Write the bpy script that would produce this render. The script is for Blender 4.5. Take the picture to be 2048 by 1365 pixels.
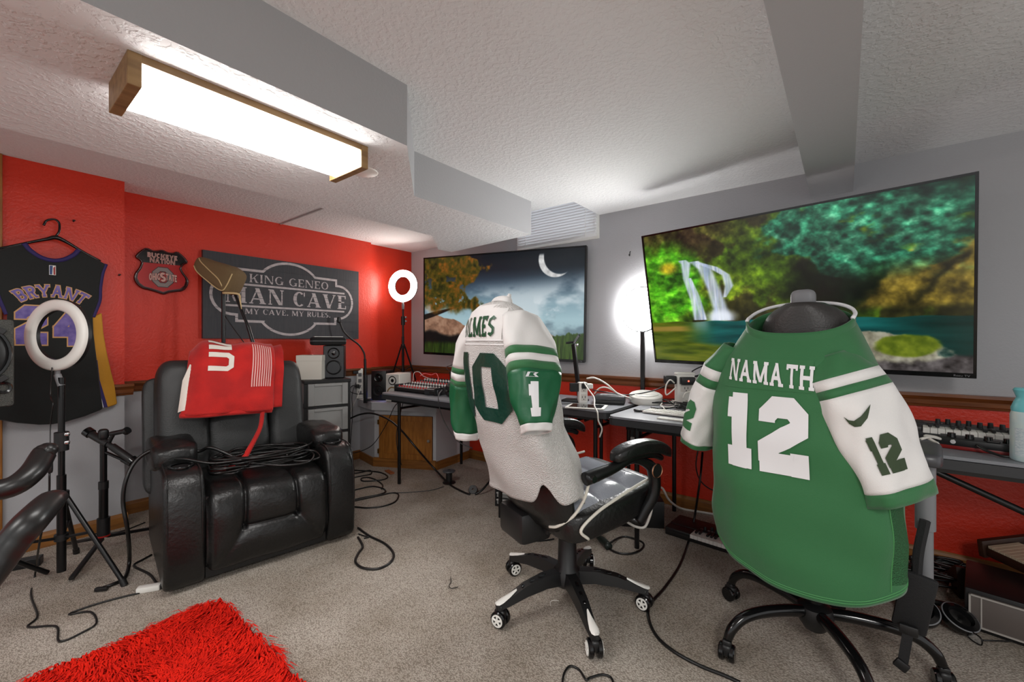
import bpy, bmesh, math, random
import numpy as np
from mathutils import Vector, Matrix
random.seed(7); np.random.seed(7)
for o in list(bpy.data.objects): bpy.data.objects.remove(o)
SC = bpy.context.scene
COL = SC.collection
PI = math.pi
# ------------------------------------------------------------------ camera, world, lights, exposure
HC = 1.175                      # camera height, metres
FPX = 852.0                     # focal length in pixels of the 2048 px frame
CA, SA = .7879, .6159           # camera heading against the room axes
cd = bpy.data.cameras.new('camera'); cam = bpy.data.objects.new('camera', cd); COL.objects.link(cam)
cd.sensor_width = 36.0; cd.lens = 36.0*FPX/2048; cd.clip_start = .02
cam.location = (0, 0, HC); cam.rotation_euler = (PI/2, 0, math.atan2(SA, CA))
SC.camera = cam
wd = bpy.data.worlds.new('room_fill'); SC.world = wd; wd.use_nodes = True
wd.node_tree.nodes['Background'].inputs[0].default_value = (1, 1, 1, 1)
wd.node_tree.nodes['Background'].inputs[1].default_value = .8
SC.view_settings.view_transform = 'Standard'; SC.view_settings.look = 'None'
SC.view_settings.exposure = 0.12; SC.view_settings.gamma = 1.0; SC.view_settings.use_curve_mapping = False
# added area fill lights out of view, no fixtures seen there
def area(loc, rot, sx, sy, e, col=(1, .98, .95)):
    l = bpy.data.lights.new('added_fill_light', 'AREA'); l.shape = 'RECTANGLE'; l.size = sx; l.size_y = sy
    l.energy = e; l.color = col
    o = bpy.data.objects.new('added_fill_light', l); COL.objects.link(o); o.location = loc; o.rotation_euler = rot
area((.9, -.9, 2.10), (0, 0, 0), .45, 1.2, 60)
area((-1.7, -1.2, 1.90), (0, 0, 0), .45, .9, 20)

# ------------------------------------------------------------------ helpers
def lin(c):
    c = c/255.0
    return c/12.92 if c <= .04045 else ((c+.055)/1.055)**2.4
def rgb(r, g, b): return (lin(r), lin(g), lin(b), 1)
MATS = {}
def mat(name, col, rough=.5, metal=0., bump=None, emit=0., coat=0., trans=0., vary=None, spec=.5, alpha=1., sheen=0.):
    """bump=(scale,strength,detail[,kind]); vary=(colour2, scale)"""
    if name in MATS: return MATS[name]
    m = bpy.data.materials.new(name); m.use_nodes = True; nt = m.node_tree; b = nt.nodes['Principled BSDF']
    b.inputs['Base Color'].default_value = col; b.inputs['Roughness'].default_value = rough
    b.inputs['Metallic'].default_value = metal; b.inputs['Specular IOR Level'].default_value = spec
    if coat: b.inputs['Coat Weight'].default_value = coat
    if trans: b.inputs['Transmission Weight'].default_value = trans
    if alpha < 1: b.inputs['Alpha'].default_value = alpha
    if sheen: b.inputs['Sheen Weight'].default_value = sheen
    if emit:
        b.inputs['Emission Color'].default_value = col; b.inputs['Emission Strength'].default_value = emit
    tc = nt.nodes.new('ShaderNodeTexCoord')
    if vary:
        n = nt.nodes.new('ShaderNodeTexNoise'); n.inputs['Scale'].default_value = vary[1]; n.inputs['Detail'].default_value = 6
        if len(vary) > 2:
            mp = nt.nodes.new('ShaderNodeMapping'); mp.inputs['Scale'].default_value = vary[2]
            nt.links.new(tc.outputs['Object'], mp.inputs[0]); nt.links.new(mp.outputs[0], n.inputs['Vector'])
        else: nt.links.new(tc.outputs['Object'], n.inputs['Vector'])
        r = nt.nodes.new('ShaderNodeValToRGB'); r.color_ramp.elements[0].position = .35; r.color_ramp.elements[1].position = .65
        r.color_ramp.elements[0].color = col; r.color_ramp.elements[1].color = vary[0]
        nt.links.new(n.outputs['Fac'], r.inputs[0]); nt.links.new(r.outputs[0], b.inputs['Base Color'])
    if bump:
        if len(bump) > 3 and bump[3] == 'vor':
            n = nt.nodes.new('ShaderNodeTexVoronoi'); n.inputs['Scale'].default_value = bump[0]; out = n.outputs['Distance']
        else:
            n = nt.nodes.new('ShaderNodeTexNoise'); n.inputs['Scale'].default_value = bump[0]; n.inputs['Detail'].default_value = bump[2]
            out = n.outputs['Fac']
            if len(bump) > 3 and bump[3] == 'splat':
                rr = nt.nodes.new('ShaderNodeValToRGB'); rr.color_ramp.elements[0].position = .47; rr.color_ramp.elements[1].position = .58
                nt.links.new(out, rr.inputs[0]); out = rr.outputs[0]
        nt.links.new(tc.outputs['Object'], n.inputs['Vector'])
        bp = nt.nodes.new('ShaderNodeBump'); bp.inputs['Strength'].default_value = bump[1]; bp.inputs['Distance'].default_value = .01
        nt.links.new(out, bp.inputs['Height']); nt.links.new(bp.outputs[0], b.inputs['Normal'])
    MATS[name] = m
    return m

class MB:
    """collects shapes that become ONE mesh"""
    def __init__(s): s.v = []; s.f = []; s.m = []; s.cur = 0
    def add(s, vs, fs):
        k = len(s.v); s.v += [tuple(v) for v in vs]; s.f += [tuple(i+k for i in f) for f in fs]; s.m += [s.cur]*len(fs); return s
    def bm(s, bm, M=None):
        bm.verts.index_update()
        s.add([(M @ v.co if M else v.co) for v in bm.verts], [[v.index for v in f.verts] for f in bm.faces]); bm.free(); return s
    def box(s, c, d, rot=None, bev=0., seg=2):
        bm = bmesh.new(); bmesh.ops.create_cube(bm, size=1)
        for v in bm.verts: v.co = Vector((v.co.x*d[0], v.co.y*d[1], v.co.z*d[2]))
        if bev: bmesh.ops.bevel(bm, geom=bm.edges[:], offset=bev, segments=seg, affect='EDGES', profile=.5)
        M = Matrix.Translation(c)
        if rot is not None: M = M @ (Matrix.Rotation(rot, 4, 'Z') if isinstance(rot, (int, float)) else rot)
        return s.bm(bm, M)
    def b2(s, p, q, bev=0., seg=2):
        return s.box([(a+b)/2 for a, b in zip(p, q)], [abs(b-a) for a, b in zip(p, q)], None, bev, seg)
    def cyl(s, p, q, r, r2=None, n=16, cap=True):
        p = Vector(p); q = Vector(q); r2 = r if r2 is None else r2
        d = (q-p).normalized(); a = d.orthogonal().normalized(); b = d.cross(a)
        vs = []; fs = []
        for k in range(n):
            t = 2*PI*k/n; u = a*math.cos(t)+b*math.sin(t)
            vs += [p+u*r, q+u*r2]
        for k in range(n):
            j = (k+1) % n; fs.append((2*k, 2*j, 2*j+1, 2*k+1))
        if cap: fs += [tuple(2*k for k in range(n))[::-1], tuple(2*k+1 for k in range(n))]
        return s.add(vs, fs)
    def tube(s, pts, r, n=8, smooth=6, closed=False, cap=True):
        pts = [Vector(p) for p in pts]
        rr = list(r) if isinstance(r, (list, tuple)) else [r]*len(pts)
        if smooth > 1: pts, rr = catmull(pts, rr, smooth, closed)
        vs = []; fs = []; N = len(pts); a = None
        for i, p in enumerate(pts):
            d = (pts[(i+1) % N]-pts[i-1]) if (closed or 0 < i < N-1) else (pts[1]-pts[0] if i == 0 else pts[-1]-pts[-2])
            if d.length < 1e-9: d = Vector((0, 0, 1))
            d.normalize()
            if a is None: a = d.orthogonal().normalized()
            else:
                a = a-d*a.dot(d)
                a = a.normalized() if a.length > 1e-6 else d.orthogonal().normalized()
            b = d.cross(a)
            for k in range(n):
                t = 2*PI*k/n; vs.append(p+(a*math.cos(t)+b*math.sin(t))*rr[i])
        M = N if closed else N-1
        for i in range(M):
            for k in range(n):
                j = (k+1) % n; i2 = (i+1) % N
                fs.append((i*n+k, i*n+j, i2*n+j, i2*n+k))
        if cap and not closed: fs += [tuple(range(n))[::-1], tuple(range((N-1)*n, N*n))]
        return s.add(vs, fs)
    def lathe(s, prof, c=(0, 0, 0), n=24, axis=None):
        vs = []; fs = []; m = len(prof)
        for k in range(n):
            t = 2*PI*k/n
            for r, z in prof: vs.append(Vector((r*math.cos(t), r*math.sin(t), z)))
        for k in range(n):
            j = (k+1) % n
            for i in range(m-1): fs.append((k*m+i, j*m+i, j*m+i+1, k*m+i+1))
        Mx = Matrix.Translation(c)
        if axis is not None: Mx = Mx @ Vector((0, 0, 1)).rotation_difference(Vector(axis)).to_matrix().to_4x4()
        return s.add([Mx @ v for v in vs], fs)
    def pillow(s, c, d, e=.35, rot=None, n=20, m=14, fn=None):
        """superellipsoid cushion"""
        def pw(x, p): return math.copysign(abs(x)**p, x)
        vs = []; fs = []
        for i in range(m+1):
            ph = -PI/2+PI*i/m
            for k in range(n):
                t = 2*PI*k/n
                v = Vector((d[0]/2*pw(math.cos(ph), e)*pw(math.cos(t), e), d[1]/2*pw(math.cos(ph), e)*pw(math.sin(t), e), d[2]/2*pw(math.sin(ph), e)))
                vs.append(fn(v) if fn else v)
        for i in range(m):
            for k in range(n):
                j = (k+1) % n; fs.append((i*n+k, i*n+j, (i+1)*n+j, (i+1)*n+k))
        Mx = Matrix.Translation(c)
        if rot is not None: Mx = Mx @ (Matrix.Rotation(rot, 4, 'Z') if isinstance(rot, (int, float)) else rot)
        return s.add([Mx @ v for v in vs], fs)
    def grid(s, fn, nu, nv, wrapu=False):
        vs = [fn(i/(nu if wrapu else nu-1), j/(nv-1)) for j in range(nv) for i in range(nu)]
        fs = []
        for j in range(nv-1):
            for i in range(nu if wrapu else nu-1):
                i2 = (i+1) % nu; fs.append((j*nu+i, j*nu+i2, (j+1)*nu+i2, (j+1)*nu+i))
        return s.add(vs, fs)
    def prism(s, poly, t, fr=None):
        """2-D outline (x,y) extruded by t along +z of the frame fr"""
        n = len(poly); vs = [(x, y, 0) for x, y in poly]+[(x, y, t) for x, y in poly]
        fs = [tuple(range(n))[::-1], tuple(range(n, 2*n))]+[(i, (i+1) % n, n+(i+1) % n, n+i) for i in range(n)]
        return s.add([(fr @ Vector(v) if fr else v) for v in vs], fs)
def catmull(pts, rr, k, closed=False):
    N = len(pts)
    if N < 3: return pts, rr
    out = []; ro = []
    for i in range(N if closed else N-1):
        p1, p2 = pts[i], pts[(i+1) % N]
        p0 = pts[i-1] if (closed or i > 0) else p1*2-p2
        p3 = pts[(i+2) % N] if (closed or i+2 < N) else p2*2-p1
        r1, r2 = rr[i], rr[(i+1) % N]
        for j in range(k):
            t = j/k
            out.append(.5*((2*p1)+(p2-p0)*t+(2*p0-5*p1+4*p2-p3)*t*t+(3*p1-p0-3*p2+p3)*t**3)); ro.append(r1+(r2-r1)*t)
    if not closed: out.append(pts[-1]); ro.append(rr[-1])
    return out, ro
def obj(name, mb, m, parent=None, smooth=None, label=None, cat=None, group=None, kind=None, loc=None, rz=0, solid=0.):
    me = bpy.data.meshes.new(name); me.from_pydata(mb.v, [], mb.f)
    for x in (m if isinstance(m, (list, tuple)) else [m]): me.materials.append(x)
    if isinstance(m, (list, tuple)): me.polygons.foreach_set('material_index', mb.m)
    bm = bmesh.new(); bm.from_mesh(me); bmesh.ops.recalc_face_normals(bm, faces=bm.faces); bm.to_mesh(me); bm.free()
    me.update()
    if smooth is not None:
        me.polygons.foreach_set('use_smooth', [True]*len(me.polygons))
        if smooth < 180: me.set_sharp_from_angle(angle=math.radians(smooth))
    o = bpy.data.objects.new(name, me); COL.objects.link(o)
    if parent is not None: o.parent = parent
    if loc is not None: o.location = loc; o.rotation_euler = (0, 0, rz)
    tag(o, label, cat, group, kind)
    if solid:
        sm = o.modifiers.new('thickness', 'SOLIDIFY'); sm.thickness = solid; sm.offset = 0
    return o
def tag(o, label=None, cat=None, group=None, kind=None):
    if label: o['label'] = label
    if cat: o['category'] = cat
    if group: o['group'] = group
    if kind: o['kind'] = kind
    return o
def thing(name, label, cat, loc=(0, 0, 0), rz=0, group=None, kind=None):
    o = bpy.data.objects.new(name, None); COL.objects.link(o); o.empty_display_size = .05
    o.location = loc; o.rotation_euler = (0, 0, rz)
    return tag(o, label, cat, group, kind)
def copy_tree(o, parent=None):
    c = o.copy(); COL.objects.link(c)
    if parent is not None: c.parent = parent
    for ch in [x for x in COL.objects if x.parent == o]: copy_tree(ch, c)
    return c
# where a ray of the photograph meets a horizontal plane / the right wall / the left wall / a given depth
def ray(px, py):
    u = (px-1024)/FPX
    return Vector((CA*u-SA, SA*u+CA, (682-py)/FPX))
def zp(px, py, z=0.): r = ray(px, py); return Vector((0, 0, HC))+r*((z-HC)/r.z)
def wr(px, py, D=3.12): r = ray(px, py); return Vector((0, 0, HC))+r*(D/r.y)
def wl(px, py, D=-3.835): r = ray(px, py); return Vector((0, 0, HC))+r*(D/r.x)
def dp(px, py, d): return Vector((0, 0, HC))+ray(px, py)*d
def frame(o, x, y):
    """4x4 with origin o, x axis, y axis"""
    x = Vector(x).normalized(); z = x.cross(Vector(y)).normalized(); y = z.cross(x)
    M = Matrix((x, y, z)).transposed().to_4x4(); M.translation = Vector(o); return M

# ------------------------------------------------------------------ lettering: each glyph a list of outlines
def arc(cx, cy, rx, ry, a0, a1, T, t, d, n=14):
    o = []; i = []
    for k in range(n+1):
        a = math.radians(a0+(a1-a0)*k/n); c, s = math.cos(a), math.sin(a)
        o.append((cx+(rx+d)*c, cy+(ry+d)*s)); i.append((cx+(rx-T-d)*c, cy+(ry-t-d)*s))
    return [[o[k], o[k+1], i[k+1], i[k]] for k in range(n)]
def glyph(c, T, t, s, d=0., n=14):
    """T thick stem, t thin stem, s serif overhang, d outline growth; returns width, quads"""
    Q = []
    def r(x0, y0, x1, y1): Q.append([(x0-d, y0-d), (x1+d, y0-d), (x1+d, y1+d), (x0-d, y1+d)])
    def p(xb, xt, w, y0=0., y1=1.): Q.append([(xb-d, y0-d), (xb+w+d, y0-d), (xt+w+d, y1+d), (xt-d, y1+d)])
    def sv(x, w, top=True, bot=True):
        if s <= 0: return
        if bot: r(x-s, 0, x+w+s, t*.8)
        if top: r(x-s, 1-t*.8, x+w+s, 1)
    def A(cx, cy, rx, ry, a0, a1): Q.extend(arc(cx, cy, rx, ry, a0, a1, T, t, d, n))
    if c == ' ': return .35, Q
    if c == '.': r(.05, 0, .05+T, T); return T+.1, Q
    x0 = s
    if c == 'I': r(x0, 0, x0+T, 1); sv(x0, T); W = T+2*s
    elif c == 'N':
        W = .78+T; r(x0, 0, x0+t, 1); r(W-s-t, 0, W-s, 1); p(W-s-T*1.05, x0, T*1.05); sv(x0, t); sv(W-s-t, t, True, False)
    elif c == 'K':
        W = .72+T; r(x0, 0, x0+T, 1); sv(x0, T); p(x0+T-.02, W-s-t*1.3, t*1.3, .38, 1.); p(W-s-T*1.15, x0+T+.12, T*1.1, 0., .6)
        if s > 0: r(W-2*s-T, 0, W, t*.8); r(W-2.4*s-t, 1-t*.8, W, 1)
    elif c == 'M':
        W = .98+T; r(x0, 0, x0+t, 1); r(W-s-T, 0, W-s, 1); p(W/2-T*.55, x0, T*1.1, .08, 1); p(W/2-t*.5, W-s-T*.9, t*1.1, .08, 1); sv(x0, t); sv(W-s-T, T)
    elif c == 'A':
        W = .8+T; p(s*.6, W/2-t*.6, t*1.1); p(W-s*.6-T*1.1, W/2-T*.7, T*1.1); r(.22*W, .27, .76*W, .27+t)
        if s > 0: r(0, 0, 2*s+t, t*.8); r(W-2*s-T, 0, W, t*.8)
    elif c == 'V':
        W = .8+T; p(W/2-T*.6, s*.6, T*1.1); p(W/2-t*.4, W-s*.6-t*1.1, t*1.1)
        if s > 0: r(0, 1-t*.8, 2*s+T, 1); r(W-2*s-t, 1-t*.8, W, 1)
    elif c == 'Y':
        W = .74+T; r(W/2-T/2, 0, W/2+T/2, .48); p(W/2-T/2, s*.6, T, .45, 1); p(W/2-t*.3, W-s*.6-t*1.1, t*1.1, .45, 1); sv(W/2-T/2, T, False)
        if s > 0: r(0, 1-t*.8, 2*s+T*.7, 1); r(W-2*s-t, 1-t*.8, W, 1)
    elif c == 'T':
        W = .7+T*.5; r(W/2-T/2, 0, W/2+T/2, 1); r(0, 1-t, W, 1); sv(W/2-T/2, T, False)
        if s > 0: r(0, .76, t*.8, 1); r(W-t*.8, .76, W, 1)
    elif c == 'H':
        W = .7+T+s; r(x0, 0, x0+T, 1); r(W-s-T, 0, W-s, 1); r(x0, .5-t/2, W-s, .5+t/2); sv(x0, T); sv(W-s-T, T)
    elif c in 'EL':
        W = .58+T*.6; r(x0, 0, x0+T, 1); sv(x0, T); r(x0, 0, W, t)
        if s > 0 or c == 'E': r(W-t*.8, 0, W, .25)
        if c == 'E':
            r(x0, 1-t, W-.03, 1); r(W-.03-t*.8, .76, W-.03, 1); r(x0, .5-t/2, W-.15, .5+t/2)
    elif c == 'O': W = .86+T*.2; A(W/2, .5, W/2, .51, 0, 360)
    elif c == 'C': W = .8+T*.2; A(W*.52, .5, W*.52, .51, 48, 312); r(W-t*1.1, .68, W-t*.1, .98) if s > 0 else None
    elif c == 'G': W = .84+T*.2; A(W*.52, .5, W*.52, .51, 48, 345); r(W-T-.02, 0.04, W-.02, .44); r(W-T-s*1.6, .44-t*.8, W+s*.6, .44)
    elif c == 'U': W = .74+T; r(x0, .35, x0+T, 1); r(W-s-t, .35, W-s, 1); Q.extend(arc(W/2, .38, W/2-s, .39, 180, 360, T, t, d, n)); sv(x0, T, True, False); sv(W-s-t, t, True, False)
    elif c == 'S':
        W = .56+T*.3; ry = .5*(.5+t/2); A(W/2, 1-ry, W/2, ry, 35, 270); A(W/2, ry, W/2, ry, -145, 90)
    elif c in 'RBPD':
        W = .66+T*.5; r(x0, 0, x0+T, 1); sv(x0, T); r(x0, 1-t, W*.55, 1)
        if c == 'D': A(W*.5, .5, W*.5, .5, -90, 90); r(x0, 0, W*.55, t)
        else:
            r(x0, .5-t/2, W*.55, .5+t/2); A(W*.55, .75-t/4, W*.40, .25+t/4, -90, 90)
            if c == 'R':
                p(W-T*1.0, W*.42, T, 0., .5)
                if s > 0: r(W-T, 0, W+s, t*.8)
            if c == 'B': r(x0, 0, W*.55, t); A(W*.55, .25+t/4, W*.45, .25+t/4, -90, 90)
    else: W = .5
    return W, Q
def band(pts, w, closed=False, d=0.):
    """mitred polyline band -> quads"""
    P = [Vector((x, y)) for x, y in pts]; n = len(P); h = w/2+d
    if d and not closed:
        P[0] = P[0]-(P[1]-P[0]).normalized()*d; P[-1] = P[-1]+(P[-1]-P[-2]).normalized()*d
    L = []; R = []
    for i in range(n):
        a = (P[i]-P[i-1]).normalized() if (closed or i > 0) else None
        b = (P[(i+1) % n]-P[i]).normalized() if (closed or i < n-1) else None
        a = a or b; b = b or a
        na = Vector((-a.y, a.x)); nb = Vector((-b.y, b.x)); m = (na+nb).normalized(); k = h/max(.4, m.dot(na))
        L.append(P[i]+m*k); R.append(P[i]-m*k)
    return [[tuple(L[i]), tuple(L[(i+1) % n]), tuple(R[(i+1) % n]), tuple(R[i])] for i in range(n if closed else n-1)]
RING0 = (.72, [(.0, .22), (.0, .78), (.2, 1.), (.52, 1.), (.72, .78), (.72, .22), (.52, 0.), (.2, 0.)], [(.25, .2), (.25, .8), (.25, .8), (.47, .8), (.47, .8), (.47, .2), (.47, .2), (.25, .2)])
DIG = {'0': (.72, [([(.14, .27), (.14, .73), (.28, .86), (.44, .86), (.58, .73), (.58, .27), (.44, .14), (.28, .14)], True)]),
       '1': (.5, [([(.27, .0), (.27, 1.)], False), ([(.05, .14), (.49, .14)], False), ([(.06, .80), (.27, .80)], False)]),
       '2': (.76, [([(.14, .66), (.14, .75), (.27, .86), (.50, .86), (.62, .75), (.62, .60), (.14, .32), (.14, .14)], False), ([(.02, .14), (.62, .14)], False), ([(.62, .0), (.62, .30)], False)]),
       '4': (.76, [([(.52, 0), (.52, 1)], False), ([(.0, .34), (.74, .34)], False), ([(.52, .90), (.10, .38)], False), ([(.36, .1), (.70, .1)], False)])}
def digits(txt, w=.27, d=0., gap=.1):
    out = []; x = 0
    for c in txt:
        W, st = DIG[c]
        if c == '0':
            o_, i_ = RING0[1:]
            out += [[(o_[k][0]+x, o_[k][1]), (o_[(k+1) % 8][0]+x, o_[(k+1) % 8][1]), (i_[(k+1) % 8][0]+x, i_[(k+1) % 8][1]), (i_[k][0]+x-1e-5, i_[k][1]+1e-5)] for k in range(8)]; x += W+gap; continue
        for pts, cl in st: out += [[(a+x, b) for a, b in q] for q in band(pts, w, cl, d)]
        x += W+gap
    return x-gap, out
def text(txt, T=.2, t=.2, s=.08, gap=.12, d=0., n=14):
    out = []; x = 0
    for c in txt:
        W, Q = glyph(c.upper(), T, t, s, d, n)
        if c.islower(): Q = [[(a*.74, b*.74) for a, b in q] for q in Q]; W *= .74
        out += [[(a+x, b) for a, b in q] for q in Q]; x += W+gap
    return x-gap, out
def place(quads, W, x, y, w, h):
    """scale unit-height lettering of width W into the rectangle x,y,w,h"""
    return [[(x+a/W*w, y+b*h) for a, b in q] for q in quads]
def lay(mb, quads, fn, step=None):
    """put flat quads on a surface fn(x,y)->Vector, cut on a grid of size step"""
    bm = bmesh.new()
    for q in quads:
        vs = [bm.verts.new((a, b, 0)) for a, b in q]
        try: bm.faces.new(vs)
        except ValueError: pass
    if step:
        xs = [v.co.x for v in bm.verts]; ys = [v.co.y for v in bm.verts]
        for ax, lo, hi in ((0, min(xs), max(xs)), (1, min(ys), max(ys))):
            k = math.ceil(lo/step)*step
            while k < hi:
                co = [0, 0, 0]; no = [0, 0, 0]; co[ax] = k; no[ax] = 1
                bmesh.ops.bisect_plane(bm, geom=bm.verts[:]+bm.edges[:]+bm.faces[:], plane_co=co, plane_no=no); k += step
    bm.verts.index_update()
    mb.add([fn(v.co.x, v.co.y) for v in bm.verts], [[v.index for v in f.verts] for f in bm.faces]); bm.free()
    return mb
def plate(quads, M, t):
    """flat lettering with a little thickness standing on the plane of M"""
    mb = MB()
    for i_, q in enumerate(quads):
        a = sum(q[i][0]*q[(i+1) % len(q)][1]-q[(i+1) % len(q)][0]*q[i][1] for i in range(len(q)))
        mb.prism(q if a > 0 else q[::-1], t+(i_ % 7)*4e-5, M)
    return mb

# ------------------------------------------------------------------ materials
WALLG = mat('wall_grey_paint', rgb(178, 178, 181), .75, bump=(120, .12, 3))
WALLR = mat('wall_red_paint', rgb(212, 50, 24), .42, bump=(70, .25, 3))
CEIL = mat('ceiling_knockdown', rgb(226, 226, 226), .9, bump=(48, .32, 4, 'splat'))
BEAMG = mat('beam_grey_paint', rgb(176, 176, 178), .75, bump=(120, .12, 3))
WOOD = mat('trim_oak', rgb(128, 72, 30), .38, vary=(rgb(98, 50, 18), 5, (1, 1, 8)), coat=.2)
WOODB = mat('baseboard_oak', rgb(150, 98, 42), .5, vary=(rgb(122, 76, 30), 6, (1, 1, 8)))
WOODD = mat('door_oak', rgb(160, 103, 40), .45, vary=(rgb(134, 82, 28), 7, (6, 6, 1)))
BLACK = mat('black_plastic', rgb(22, 22, 23), .42)
BLACKM = mat('black_metal', rgb(18, 18, 19), .3, metal=.2)
BLACKG = mat('black_gloss', rgb(14, 14, 15), .15)
RUBBER = mat('black_rubber', rgb(20, 20, 20), .55)
LEATH = mat('black_leather', rgb(21, 21, 21), .34, bump=(60, .22, 5))
LEATH2 = mat('grey_black_leather', rgb(40, 41, 41), .45, bump=(160, .18, 4))
WHITEP = mat('white_plastic', rgb(232, 230, 224), .4)
GREYP = mat('grey_plastic', rgb(120, 121, 124), .5)
CHROME = mat('chrome', rgb(200, 200, 202), .18, metal=1.)
SILV = mat('silver_fleck', rgb(170, 168, 160), .3, metal=.8)
JGREEN = mat('jersey_green', rgb(40, 104, 58), .7, bump=(500, .15, 2), sheen=.2)
JGSAT = mat('jersey_green_satin', rgb(18, 92, 56), .38, bump=(18, .25, 3))
JWHITE = mat('jersey_white', rgb(226, 224, 222), .75, bump=(500, .2, 2), sheen=.2)
JMESH = mat('jersey_white_mesh', rgb(214, 211, 208), .8, bump=(260, .7, 1, 'vor'))
JGMESH = mat('jersey_green_mesh', rgb(38, 98, 54), .8, bump=(230, .8, 1, 'vor'))
NUMW = mat('number_white', rgb(228, 228, 230), .6)
NUMD = mat('number_dark_green', rgb(16, 58, 46), .32, bump=(26, .5, 4))
NUMG = mat('letter_green', rgb(24, 76, 48), .5)
CABLE = mat('black_cable', rgb(16, 16, 16), .35)
CABLEW = mat('white_cable', rgb(220, 216, 208), .45)
LAMPW = mat('lamp_diffuser', (1, .985, .96, 1), .5, emit=20.)
TABLE = mat('grey_table_top', rgb(128, 130, 136), .4, bump=(90, .08, 2))
TRANSL = mat('frosted_plastic', rgb(178, 178, 176), .35, alpha=.62)
# ------------------------------------------------------------------ the room
def carpet():
    m = bpy.data.materials.new('carpet'); m.use_nodes = True; nt = m.node_tree; b = nt.nodes['Principled BSDF']
    b.inputs['Roughness'].default_value = .95; b.inputs['Specular IOR Level'].default_value = .15
    tc = nt.nodes.new('ShaderNodeTexCoord')
    mp = nt.nodes.new('ShaderNodeMapping'); mp.inputs['Rotation'].default_value = (0, 0, .5); mp.inputs['Scale'].default_value = (1, 1.7, 1)
    nt.links.new(tc.outputs['Object'], mp.inputs[0])
    v = nt.nodes.new('ShaderNodeTexVoronoi'); v.inputs['Scale'].default_value = 150; nt.links.new(mp.outputs[0], v.inputs['Vector'])
    n = nt.nodes.new('ShaderNodeTexNoise'); n.inputs['Scale'].default_value = 2.5; n.inputs['Detail'].default_value = 7; nt.links.new(tc.outputs['Object'], n.inputs['Vector'])
    r = nt.nodes.new('ShaderNodeValToRGB'); r.color_ramp.elements[0].color = rgb(204, 195, 184); r.color_ramp.elements[1].color = rgb(140, 131, 121)
    r.color_ramp.elements[0].position = .1; r.color_ramp.elements[1].position = .75
    nt.links.new(v.outputs['Distance'], r.inputs[0])
    r2 = nt.nodes.new('ShaderNodeValToRGB'); r2.color_ramp.elements[0].color = rgb(220, 216, 210); r2.color_ramp.elements[1].color = rgb(255, 255, 255)
    r2.color_ramp.elements[0].position = .35; r2.color_ramp.elements[1].position = .6
    nt.links.new(n.outputs['Fac'], r2.inputs[0])
    mx = nt.nodes.new('ShaderNodeMix'); mx.data_type = 'RGBA'; mx.blend_type = 'MULTIPLY'; mx.inputs['Factor'].default_value = 1
    nt.links.new(r.outputs[0], mx.inputs['A']); nt.links.new(r2.outputs[0], mx.inputs['B']); nt.links.new(mx.outputs['Result'], b.inputs['Base Color'])
    bp = nt.nodes.new('ShaderNodeBump'); bp.inputs['Strength'].default_value = .4; bp.inputs['Distance'].default_value = .006; bp.invert = True
    nt.links.new(v.outputs['Distance'], bp.inputs['Height']); nt.links.new(bp.outputs[0], b.inputs['Normal'])
    return m
def struct(name, mb, m, parent=None, label=None, cat=None, smooth=None):
    o = obj(name, mb, m, parent, smooth)
    if parent is None: tag(o, label, cat, None, 'structure')
    return o
ZC, ZS = 2.186, 1.946            # ceiling, soffit
struct('floor', MB().b2((-4.0, -2.6, -.06), (2.6, 3.22, 0)), carpet(), label='grey beige looped carpet floor', cat='floor')
mb = MB(); mb.cur = 0
for x, y0, y1 in ((-3.6, -2.6, .615), (-3.835, .615, 2.555), (-3.895, 2.555, 3.22)): mb.b2((-4.0, y0, .87), (x, y1, 2.6))
mb.cur = 1
for x, y0, y1 in ((-3.6, -2.6, .615), (-3.835, .615, 2.555), (-3.895, 2.555, 3.22)): mb.b2((-4.0, y0, 0), (x, y1, .87))
struct('wall_left', mb, [WALLR, WALLG], label='left wall, red above the wooden rail and grey below', cat='wall')
mb = MB(); mb.cur = 0; mb.b2((-4.0, 3.12, .87), (2.6, 3.24, 2.75)); mb.cur = 1; mb.b2((-4.0, 3.12, 0), (2.6, 3.24, .87))
struct('wall_right', mb, [WALLG, WALLR], label='right wall, grey above the wooden rail and red below', cat='wall')
def rail(name, p, q, n, label):
    """moulded chair rail along p-q, standing proud along n"""
    p = Vector(p); q = Vector(q); n = Vector(n); prof = [(0, .832), (.012, .832), (.016, .842), (.022, .846), (.024, .868), (.036, .884), (.04, .888), (.04, .903), (0, .903)]
    mb = MB(); k = len(prof)
    vs = [Vector((a.x, a.y, 0))+n*d+Vector((0, 0, z)) for a in (p, q) for d, z in prof]
    mb.add(vs, [tuple(range(k)), tuple(range(k, 2*k))[::-1]]+[(i, (i+1) % k, k+(i+1) % k, k+i) for i in range(k)])
    struct(name, mb, WOOD, label=label, cat='trim', smooth=25)
rail('trim_1', (-3.6, .12, 0), (-3.6, .655, 0), (1, 0, 0), 'short wooden chair rail beside the black jersey')
rail('trim_2', (-3.835, .615, 0), (-3.835, 2.555, 0), (1, 0, 0), 'wooden chair rail behind the black recliner')
rail('trim_3', (-3.895, 2.555, 0), (-3.895, 3.12, 0), (1, 0, 0), 'wooden chair rail in the corner under the lit ring light')
rail('trim_4', (-3.895, 3.12, 0), (2.6, 3.12, 0), (0, -1, 0), 'long wooden chair rail under the two televisions')
struct('trim_5', MB().b2((-3.6, -.02, 0), (-3.578, .118, 2.186), .004), WOODD, label='upright wooden door casing at the left edge', cat='trim')
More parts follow.
